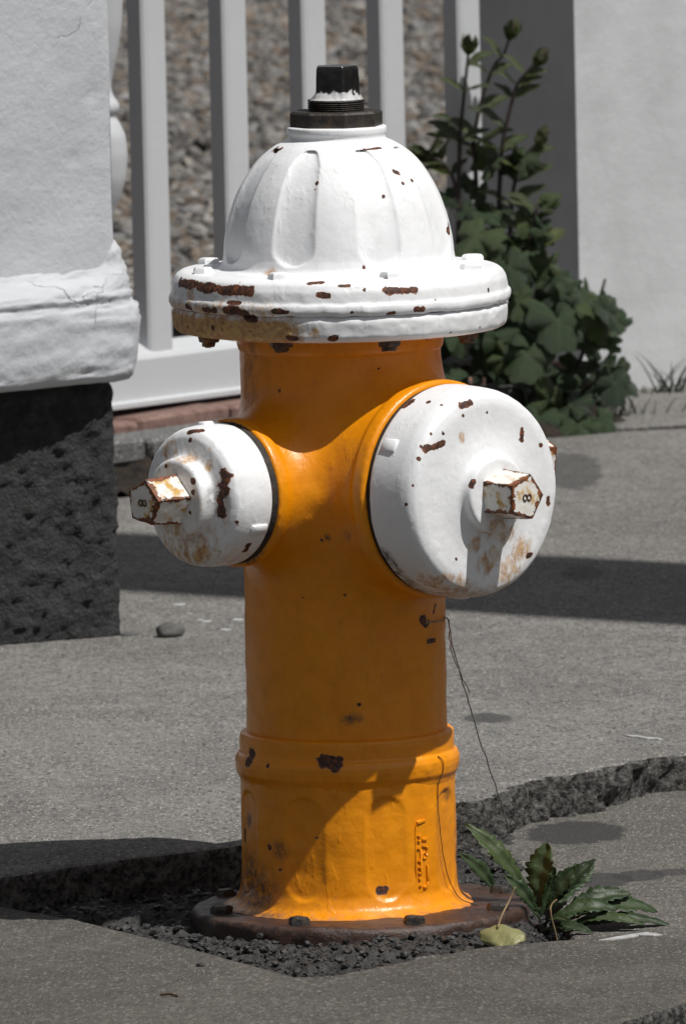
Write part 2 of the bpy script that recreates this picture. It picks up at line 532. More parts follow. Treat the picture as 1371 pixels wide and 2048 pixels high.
pav = thing('pavement', (0, 0, 0), 'cracked grey concrete sidewalk slabs around the orange hydrant', 'sidewalk')
pav['kind'] = 'structure'
def slab(outline, jag, z, thick, mat, tilt=None, seed=0.0, face=0.008, step=0.006):
    """outline ccw [(x,y)], jag[i] = roughness (m) of the edge from point i to i+1"""
    P, J = [], []
    n = len(outline)
    for i in range(n):
        a, b = np.array(outline[i]), np.array(outline[(i + 1) % n])
        L = np.linalg.norm(b - a)
        s = step if jag[i] > 0 else .25
        m = max(1, int(L / s))
        for k in range(m):
            P.append(a + (b - a) * k / m)
            J.append(jag[i] if k > 0 or jag[i - 1] > 0 else 0)
    P, J = np.array(P), np.array(J)
    T = np.roll(P, -1, 0) - np.roll(P, 1, 0)
    T /= np.linalg.norm(T, axis=1)[:, None] + 1e-9
    N = np.stack([T[:, 1], -T[:, 0]], -1)          # outward for ccw
    p3 = np.c_[P, np.zeros(len(P))]
    off = fbm(p3, 14, 3, .55, seed) * J * 1.2 + fbm(p3, 70, 3, .6, seed + 9) * J * .55
    P = P + N * off[:, None]
    zt = np.full(len(P), z)
    if tilt: zt = tilt(P[:, 0], P[:, 1])
    rows = []
    m = len(P)
    rj = np.minimum(J, .006) + .0012
    rows.append(np.c_[P - N * rj[:, None], zt])
    rows.append(np.c_[P - N * rj[:, None] * .25, zt - rj * .28])
    K = 14
    for k in range(1, K + 1):
        d = thick * (k / K)
        base = np.c_[P, zt - .002 - d * .98]
        rough = fbm(base, 55, 4, .6, seed + 31) * np.minimum(J * 1.6, face)
        base[:, :2] += N * (rough - .25 * np.minimum(J, .01) * (k / K))[:, None]
        rows.append(base)
    V = np.concatenate(rows)
    F = [list(range(m))]
    mats = [0]
    for k in range(len(rows) - 1):
        for j in range(m):
            F.append([(k + 1) * m + j, (k + 1) * m + (j + 1) % m, k * m + (j + 1) % m, k * m + j])
            mats.append(0 if k == 0 else 1)
    o = mk('slab', V, F, mat, pav, False)
    o.data.materials.append(BROKEN)
    o.data.polygons.foreach_set('material_index', mats)
    o.data.polygons.foreach_set('use_smooth', [q == 1 for q in mats])
    return o
# back of the sidewalk follows the property line
FA = Vector((math.cos(R(48)), math.sin(R(48))))            # fence direction, receding to the right
# front slab with the notch around the hydrant
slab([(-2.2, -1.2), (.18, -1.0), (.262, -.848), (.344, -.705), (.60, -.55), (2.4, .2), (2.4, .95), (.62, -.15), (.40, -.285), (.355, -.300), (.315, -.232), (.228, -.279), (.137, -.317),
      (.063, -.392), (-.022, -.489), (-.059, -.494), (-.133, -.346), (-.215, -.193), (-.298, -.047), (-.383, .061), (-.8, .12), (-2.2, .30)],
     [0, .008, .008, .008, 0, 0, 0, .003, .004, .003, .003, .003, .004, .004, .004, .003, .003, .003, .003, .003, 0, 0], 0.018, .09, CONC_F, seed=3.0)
# side slab, sunk a little below the rear one
slab([(.415, -.245), (.64, -.10), (2.4, 1.0), (2.4, 3.2), (.9, 1.72), (.52, 1.30), (.408, 1.12), (.352, 1.04), (.296, .94), (.239, .85), (.180, .735),
      (.150, .60), (.175, .42), (.21, .20), (.235, .02), (.25, -.225)],
     [.003, 0, 0, 0, .004, .006, .008, .008, .008, .008, .006, .006, .006, .005, .004, .003], -.006, .06, CONC_B, seed=8.0)
# rear slabs: a raised front piece with the broken edge, and the long slab behind it
HUMP = [(2.4, 3.25), (.9, 1.75), (.52, 1.34), (.418, 1.20), (.30, 1.29), (.141, 1.459), (-.3, 1.75), (-2.2, 1.95)]
def front_z(X, Y):
    h = np.interp(X, [q[0] for q in HUMP[::-1]], [q[1] for q in HUMP[::-1]])
    return .0305 + .0145 * np.clip((h - Y) / .40, 0, 1)
EDGE = [(-2.2, -.03), (-.8, .03), (-.383, .1), (-.255, .208), (-.122, .308), (.003, .466), (.131, .637), (.179, .703), (.24, .82), (.301, .917), (.409, 1.065)]
slab(EDGE + HUMP[3:], [0, .007, .008, .008, .008, .012, .026, .026, .026, .026, .010, 0, 0, 0, 0, 0], .045, .085, CONC, front_z, seed=14.0, face=.016)
slab(HUMP[::-1] + [(2.4, 5.6), (1.0, 5.10), (.45, 4.925), (-.33, 4.47), (-1.2, 3.95), (-2.2, 3.4)],
     [0, 0, 0, 0, .010, .008, .006, 0, 0, .004, .004, .004, 0, 0], .03, .085, CONC, seed=15.0, face=.013)
slab([(2.4, 5.62), (2.4, 7.6), (.62, 6.02), (.05, 5.32), (-.05, 4.665), (.45, 4.945), (1.0, 5.12)], [0, 0, .003, .003, .004, .004, 0], .034, .08, CONC, seed=21.0)

# crumbled soil in the pit round the hydrant
def heightfield(name, x0, x1, y0, y1, h, zf, mat):
    nx, ny = int((x1 - x0) / h) + 1, int((y1 - y0) / h) + 1
    X, Y = np.meshgrid(np.linspace(x0, x1, nx), np.linspace(y0, y1, ny))
    V = np.stack([X, Y, zf(X, Y)], -1).reshape(-1, 3)
    i, j = np.meshgrid(np.arange(ny - 1), np.arange(nx - 1), indexing='ij')
    a = (i * nx + j).ravel()
    return mk(name, V, np.stack([a, a + 1, a + nx + 1, a + nx], -1), mat, None, True)
def soil_z(X, Y):
    p = np.stack([X, Y, 0 * X], -1)
    rr = np.hypot(X, Y)
    z = -.008 + fbm(p, 22, 5, .62, 4.0) * .018 + fbm(p, 110, 3, .6, 2.0) * .008
    z = z + .014 * np.exp(-((rr - .215) / .05) ** 2)
    rq = np.hypot(X - .012, Y)
    z = np.where((rq < .176) & (z > -.004), -.004, np.where(z > .011, .011, z))
    left = np.clip((-.14 - X) / .15, 0, 1)
    z = z + .012 * left * (Y > 0)
    cut = np.clip((X - .185) / .03, 0, 1) * (Y > -.22)
    return z * (1 - cut) + np.minimum(z, -.022) * cut
soil = heightfield('soil', -.62, .42, -.60, .86, .006, soil_z, SOIL)
tag(soil, 'dark crumbled soil filling the pit around the hydrant base', 'soil', kind='stuff')

# rounded chip / stone shapes
def ico_base():
    bm = bmesh.new()
    bmesh.ops.create_icosphere(bm, subdivisions=1, radius=1.0)
    bm.verts.index_update()
    v = np.array([q.co[:] for q in bm.verts])
    f = np.array([[q.index for q in p.verts] for p in bm.faces])
    bm.free()
    return v, f
ICO_V, ICO_F = ico_base()
def stones(pos, size, squash=(.5, .9), jit=.28, sink=.2):
    N = len(pos)
    v = ICO_V[None] * (1 + rng.uniform(-jit, jit, (N, 12, 1)))
    sc = np.stack([rng.uniform(.75, 1.25, N), rng.uniform(.75, 1.25, N), rng.uniform(squash[0], squash[1], N)], -1) * size[:, None]
    v = v * sc[:, None, :]
    a = rng.uniform(0, 6.283, N)
    tl = rng.uniform(-.5, .5, N)
    x, y, z = v[..., 0], v[..., 1], v[..., 2]
    x, z = x * np.cos(tl)[:, None] - z * np.sin(tl)[:, None], x * np.sin(tl)[:, None] + z * np.cos(tl)[:, None]
    v = np.stack([x * np.cos(a)[:, None] - y * np.sin(a)[:, None], x * np.sin(a)[:, None] + y * np.cos(a)[:, None], z], -1)
    v += pos[:, None, :]
    v[..., 2] += (sc[:, 2] * (1 - sink * 2))[:, None]
    f = ICO_F[None] + (np.arange(N) * 12)[:, None, None]
    return v.reshape(-1, 3), f.reshape(-1, 3)
def in_pit(x, y):
    rr = np.hypot(x, y)
    front = np.where(x < -.04, -.494 + (-.059 - x) * 1.75, np.where(x < .063, -.49 + (x + .02) * 1.15, -.39 + (x - .063) * .72))
    back = np.where(x < 0, .54 + x * 1.0, .60)
    return (np.hypot(x - .012, y) > .186) & (y > front + .008) & (y < back) & (x < .24 - .02 * (y > .1)) & (x > -.42)
xy = rng.uniform((-.45, -.52), (.27, .62), (26000, 2))
xy = xy[in_pit(xy[:, 0], xy[:, 1])]
sz = .0010 + .0050 * rng.random(len(xy)) ** 7
pz = soil_z(xy[:, 0], xy[:, 1])
cv, cf = stones(np.c_[xy, pz], sz, (.4, .8))
tag(mk('soil_crumbs', cv, cf, CRUMB, None, False), 'loose grey asphalt crumbs and grit around the hydrant base', 'grit', kind='stuff')

# yard gravel behind the fence
N0 = 85000
gy_ = 4.9 + 17.5 * rng.random(N0) ** 1.25
gx_ = rng.uniform(-1, 1, N0) * (.82 + .032 * gy_) - .12
fence_y = 4.56 + (gx_ + .34) * math.tan(R(48))
k = gy_ > fence_y + .36
gx_, gy_ = gx_[k], gy_[k]
gs = rng.uniform(.009, .019, len(gx_)) * (1 + .018 * (gy_ - 5))
gz_ = .035 + fbm(np.c_[gx_, gy_, gx_ * 0], 3.0, 3, .5) * .02 + rng.uniform(0, .012, len(gx_))
gv, gf = stones(np.c_[gx_, gy_, gz_], gs, (.5, .95), .32, .25)
g = mk('yard_gravel', gv, gf, GRAVEL, None, False)
tone_set = np.array([(.30, .27, .23), (.22, .205, .185), (.16, .15, .14), (.24, .18, .125), (.36, .33, .29), (.10, .093, .085), (.19, .135, .09), (.27, .265, .26)])
ti = rng.integers(0, len(tone_set), len(gx_))
tn = tone_set[ti] * rng.uniform(.5, .95, (len(gx_), 1))
tn = tn * .75 + tn.mean(1, keepdims=True) * .25
cl = g.data.color_attributes.new('tone', 'FLOAT_COLOR', 'POINT')
cl.data.foreach_set('color', np.repeat(np.c_[tn, np.ones(len(tn))], 12, 0).ravel())
tag(g, 'brown and grey crushed stone gravel in the yard behind the fence', 'gravel', kind='stuff')
gb = sheet('yard_bed', -6, 6, 4.7, 30, .022, EARTH)
tag(gb, 'earth bed under the gravel of the yard', 'yard')

# kerb stone, debris under it and the brick course below the fence
fa3 = Vector((FA.x, FA.y, 0))
fn3 = Vector((FA.y, -FA.x, 0))                       # towards the street
def fence_frame(o): # origin + along + outward + up
    return Matrix(((fa3.x, -fn3.x, 0, o[0]), (fa3.y, -fn3.y, 0, o[1]), (0, 0, 1, o[2]), (0, 0, 0, 1)))
FO = (-.338, 4.56, .0)
FM = fence_frame(FO)                                  # local x along the fence, y away from the street
kerb = thing('kerb_edging', FO, 'low grey stone kerb with red bricks bedded behind it under the white fence', 'kerb')
kerb.matrix_world = FM
x = -1.05
while x < .75:
    L = random.uniform(.42, .62)
    v, f = box(x, x + L - .008, -.19, -.075 + random.uniform(-.006, .006), .058, .098 + random.uniform(-.004, .004), .006)
    v = v + fbm(v, 30, 3)[:, None] * .004
    mk('kerb_stone', v, f, KERB, kerb, True, 30)
    x += L
bv, bf = box(-.1, .1, -.05, .05, -.032, .032, .005)
brick_me = None
for row in range(4):
    x = -1.05 + (row % 2) * .1
    while x < .85:
        if brick_me is None:
            o = mk('brick', bv, bf, BRICK, kerb, False)
            brick_me = o.data
        else:
            o = inst('brick', brick_me, kerb)
        o.location = (x + .1, -.02 + row * .106, .078 + random.uniform(-.005, .005))
        o.rotation_euler = (random.uniform(-.03, .03), random.uniform(-.03, .03), random.uniform(-.03, .03))
        x += .206
def deb_z(X, Y):
    p = np.stack([X, Y, 0 * X], -1)
    return .030 + .035 * np.clip((Y + .30) / .13, 0, 1) + fbm(p, 22, 5, .65, 5.0) * .024
d = heightfield('leaf_litter', -1.0, .9, -.31, -.085, .012, deb_z, DEBRIS)
d.matrix_world = FM
tag(d, 'dark brown leaf litter in the gap below the kerb stone', 'leaf litter', kind='stuff')

# ================================================================== FENCE
fence = thing('picket_fence', (0, 0, 0), 'white vinyl fence with square pickets in front of the gravel yard', 'fence')
fence.matrix_world = FM
def extr(profile, x0, x1):
    """profile [(y,z)] swept along local x"""
    n = len(profile)
    v = [(x0, y, z) for y, z in profile] + [(x1, y, z) for y, z in profile]
    f = [[j, (j + 1) % n, n + (j + 1) % n, n + j] for j in range(n)] + [list(range(n))[::-1], list(range(n, 2 * n))]
    return np.array(v), f
v, f = extr([(-.012, .120), (-.003, .118), (.045, .118), (.050, .122), (.050, .202), (.043, .2125), (.030, .2125), (.004, .196), (.0, .190), (0, .130), (-.012, .127)], -1.0, .975)
mk('bottom_rail', v, f, VINYL, fence, False)
v, f = extr([(0, 1.02), (.05, 1.02), (.05, 1.10), (0, 1.10)], -1.0, .975)
mk('top_rail', v, f, VINYL, fence, False)
pk = None
W, D = .052, .036
for i in range(-3, 5):
    if pk is None:
        prof = [(0, .006), (.004, .002), (.012, .0), (W - .003, 0), (W, .003), (W, D - .003), (W - .003, D), (.003, D), (0, D - .003)]
        n = len(prof)
        v = [(a, b, .19) for a, b in prof] + [(a, b, 1.04) for a, b in prof]
        f = [[j, (j + 1) % n, n + (j + 1) % n, n + j] for j in range(n)] + [list(range(n))[::-1], list(range(n, 2 * n))]
        o = mk('picket', v, f, VINYL, fence, False)
        pk = o.data
    else:
        o = inst('picket', pk, fence)
    o.location = (.0865 + i * .1835, .008, 0)
    o.rotation_euler = (0, 0, random.uniform(-.01, .01))
for xx in (-.98,):
    v, f = box(xx, xx + .09, -.02, .07, .09, 1.16, .004)
    mk('post', v, f, VINYL, fence, True, 30)

# right-hand pillar
def face_grid(w, h, step, amp, sc, seed, dents=(), rnd_=.003):
    nx, nz = int(w / step) + 1, int(h / step) + 1
    X, Z = np.meshgrid(np.linspace(0, w, nx), np.linspace(0, h, nz))
    p = np.stack([X, Z, 0 * X], -1)
    Y = fbm(p, sc, 4, .5, seed) * amp
    for (dx, dz, dr, dd) in dents:
        Y = Y + dd * np.exp(-(((X - dx) ** 2 + (Z - dz) ** 2) / dr ** 2))
    e = np.minimum(np.minimum(X, w - X), np.minimum(Z, h - Z))
    Y = Y + np.clip(1 - e / .006, 0, 1) ** 2 * rnd_
    V = np.stack([X, Y, Z], -1).reshape(-1, 3)
    i, j = np.meshgrid(np.arange(nz - 1), np.arange(nx - 1), indexing='ij')
    a = (i * nx + j).ravel()
    return V, np.stack([a, a + 1, a + nx + 1, a + nx], -1).tolist()
def frame(ox, oy, oz, deg):
    c, s = math.cos(R(deg)), math.sin(R(deg))
    return Matrix(((c, -s, 0, ox), (s, c, 0, oy), (0, 0, 1, oz), (0, 0, 0, 1)))
pil = thing('wall_pillar', (.40, 5.5, 0), 'broad white rendered wall end beside the leafy bush', 'wall')
pil.matrix_world = frame(.392, 5.50, 0.0, 36)
fr = face_grid(1.4, 2.0, .02, .003, 7, 3.0, (), 0)
sd = face_grid(.31, 2.0, .02, .0, 7, 5.0, (), 0)
sdM = Matrix(((0, 1, 0, 0.0), (-1, 0, 0, .305), (0, 0, 1, 0), (0, 0, 0, 1)))
v, f = join([fr, (xf(sd[0], sdM), sd[1]), ([(0, 0, 2), (1.4, 0, 2), (1.4, .3, 2), (0, .3, 2)], [[0, 1, 2, 3]]),
             ([(1.4, 0, 0), (1.4, .3, 0), (1.4, .3, 2), (1.4, 0, 2)], [[0, 1, 2, 3]]), ([(1.4, .3, 0), (0, .3, 0), (0, .3, 2), (1.4, .3, 2)], [[0, 1, 2, 3]])])
mk('rendered_face', v, f, PILLARW, pil, True, 40)
v, f = box(-.03, 1.43, -.03, .33, 2.0, 2.08, .01)
mk('coping', v, f, PILLARW, pil, True, 40)

# left-hand pier: granite block, moulded base, painted wall
pier = thing('wall_pier', (-.31, 2.41, .03), 'white painted wall corner with moulded base on a dark granite block', 'wall')
PH = 38
pier.matrix_world = frame(-.290, 2.415, 0.0, PH)      # local x to the right along the face, y back; corner at x=0
fr = face_grid(1.1, 1.6, .008, .0035, 6, 11.0, [(1.1 - .062, .215, .006, .004), (1.1 - .032, .30, .006, .004), (1.1 - .05, .09, .05, -.002)])
fr = (fr[0] + np.array([-1.1, 0, .45]), fr[1])
v, f = join([fr, ([(0, .003, .45), (0, .6, .45), (0, .6, 2.05), (0, .003, 2.05)], [[0, 1, 2, 3]]), ([(-1.1, .003, 2.05), (0, .003, 2.05), (0, .6, 2.05), (-1.1, .6, 2.05)], [[0, 1, 2, 3]]),
             ([(-1.1, .003, .45), (-1.1, .003, 2.05), (-1.1, .6, 2.05), (-1.1, .6, .45)], [[0, 1, 2, 3]]), ([(-1.1, .6, .45), (0, .6, .45), (0, .6, 2.05), (-1.1, .6, 2.05)], [[3, 2, 1, 0]])])
mk('painted_wall', v, f, PIERW, pier, True, 50)
# moulding swept along the front and round the corner
path = [(-1.1 + k * .006, 0.0, 0, -1) for k in range(int(1.084 / .006))]
for k in range(17):
    a = k / 16 * math.pi / 2
    path.append((-.016 + .016 * math.sin(a), .016 - .016 * math.cos(a), math.sin(a), -math.cos(a)))
path += [(0, .022 + k * .008, 1, 0) for k in range(60)]
zf_ = np.array([.366, .368, .371, .378, .395, .42, .452, .466, .474, .482, .490, .500, .510, .517, .522])
of_ = np.array([-.02, .012, .024, .031, .035, .037, .037, .035, .030, .033, .030, .020, .008, .002, -.004])
zc_ = np.array([.366, .368, .371, .378, .395, .42, .452, .470, .482, .495, .510, .525, .540, .556, .566])
oc_ = np.array([-.02, .010, .022, .027, .033, .036, .037, .033, .028, .026, .024, .022, .016, .007, -.004])
tt = np.linspace(0, 1, 64)
ts = np.linspace(0, 1, 15)
V = []
for (px, py, nx, ny) in path:
    w = 1 / (1 + math.exp(-(px + .006 + max(0, py) * 2) / .012))
    zz = np.interp(tt, ts, zf_) * (1 - w) + np.interp(tt, ts, zc_) * w
    oo = np.interp(tt, ts, of_) * (1 - w) + np.interp(tt, ts, oc_) * w
    V.append(np.stack([px + nx * oo, py + ny * oo, zz], -1))
V = np.array(V)
amp = np.where(V[..., 0] > -.09, 1.4, .7)
V2 = V + fbm(V * np.array([.35, .35, 1.9]), 34, 5, .66, 2.0)[..., None] * .0055 * amp[..., None] * np.array([.5, -1, .6]) + fbm(V, 130, 3, .6, 8.0)[..., None] * .0015 * np.array([.5, -1, .3])
m, n = V2.shape[:2]
i, j = np.meshgrid(np.arange(m - 1), np.arange(n - 1), indexing='ij')
a = (i * n + j).ravel()
mk('base_moulding', V2.reshape(-1, 3), np.stack([a, a + n, a + n + 1, a + 1], -1), PIERW, pier, True)
v, f = box(-1.08, -.003, .01, .58, .372, .46, 0)
mk('wall_core', v, f, PIERW, pier, False)
# granite block under the moulding, its face turned a little away from the wall's
GA = 27 - PH
gm = frame(-.004, -.002, .0, GA)
gw, gh = 1.05, .36
nx, nz = 210, 84
X, Z = np.meshgrid(np.linspace(-gw, 0, nx), np.linspace(0, gh, nz))
p = np.stack([X, Z, 0 * X], -1)
Yd = fbm(p, 26, 5, .72, 6.0) * .0085 + fbm(p, 95, 3, .6, 7.0) * .006 - .004 * np.clip((.24 - Z) / .2, 0, 1)
edge = np.clip(1 + X / .02, 0, 1)
Yd = Yd + edge ** 2 * .010
Xd = X + edge * (fbm(np.stack([0 * X, Z, 0 * X + 3], -1), 18, 4, .6) * .010)
front = np.stack([Xd, Yd, Z], -1)
S, Z2 = np.meshgrid(np.linspace(0, .5, 60), np.linspace(0, gh, nz))
xr = np.interp(Z2[:, 0], Z[:, -1], Xd[:, -1])[:, None] + fbm(np.stack([S, Z2, 0 * S], -1), 18, 4, .6, 3.0) * .012 * np.clip(S / .03, 0, 1)
yr = np.interp(Z2[:, 0], Z[:, -1], Yd[:, -1])[:, None] + S
side = np.stack([xr, yr, Z2], -1)
def gridf(nr, nc):
    i, j = np.meshgrid(np.arange(nr - 1), np.arange(nc - 1), indexing='ij')
    a = (i * nc + j).ravel()
    return np.stack([a, a + 1, a + nc + 1, a + nc], -1).tolist()
v, f = join([(front.reshape(-1, 3), gridf(nz, nx)), (side.reshape(-1, 3), gridf(nz, 60)),
             ([(-gw, 0, gh), (0, 0, gh), (0, .5, gh), (-gw, .5, gh)], [[0, 1, 2, 3]]), ([(-gw, 0, 0), (-gw, 0, gh), (-gw, .5, gh), (-gw, .5, 0)], [[0, 1, 2, 3]])])
v[:, 2] = v[:, 2] / gh * .345 + .024
mk('granite_block', xf(v, gm), f, GRANITE, pier, True)

# turned porch post behind the pier
prof = [(.014, .03), (.014, .40), (.018, .44), (.028, .470), (.037, .490), (.045, .515), (.0485, .550), (.046, .580), (.036, .602), (.030, .607), (.036, .613), (.0395, .621), (.036, .630), (.030, .636),
        (.026, .648), (.029, .67), (.037, .70), (.044, .74), (.048, .79), (.047, .85), (.040, .95), (.036, 1.1), (.05, 1.15), (.05, 1.3)]
v, f = lathe(smoothprof(prof, .006, 2), 48, cap0=True, cap1=True)
tp = mk('turned_post', v + np.array([-.350, 4.0, 0]), f, VINYL, None, True)
tag(tp, 'white turned post half hidden behind the white wall corner', 'post')

# tall pole to the right whose shadow crosses the sidewalk
pole = thing('utility_pole', (2.95, 1.0, -.01), 'thick weathered wooden pole standing beside the sidewalk slabs', 'pole')
hz = np.linspace(0, 9.0, 40)
v, f = lathe([(.335 - .006 * z, z) for z in hz], 48, lambda r, z, t: r + .006 * np.sin(t * 9 + z * .3), True, True)
mk('shaft', v, f, POLEM, pole)
v, f = box(-1.1, 1.1, -.06, .06, 8.3, 8.45, .01)
mk('cross_arm', v + np.array([0, -.36, 0]), f, POLEM, pole, True, 30)

# ================================================================== FIRE HYDRANT
hyd = thing('fire_hydrant', (0, 0, 0), 'orange fire hydrant with chipped white bonnet and white caps', 'hydrant')
hyd.rotation_euler = (0, R(0.3), 0)
BOLT0 = -24.5
PUMP = 43.0
def azv(deg): return np.array([math.sin(R(deg)), -math.cos(R(deg)), 0.0])
def lumps(v, amp=.0008, sc=60, seed=0.0):
    v = np.asarray(v, float)
    c = v.copy()
    c[:, 2] = c[:, 2] * .0
    L = np.linalg.norm(c, axis=1)[:, None] + 1e-6
    return v + c / L * fbm(v, sc, 3, .5, seed)[:, None] * amp
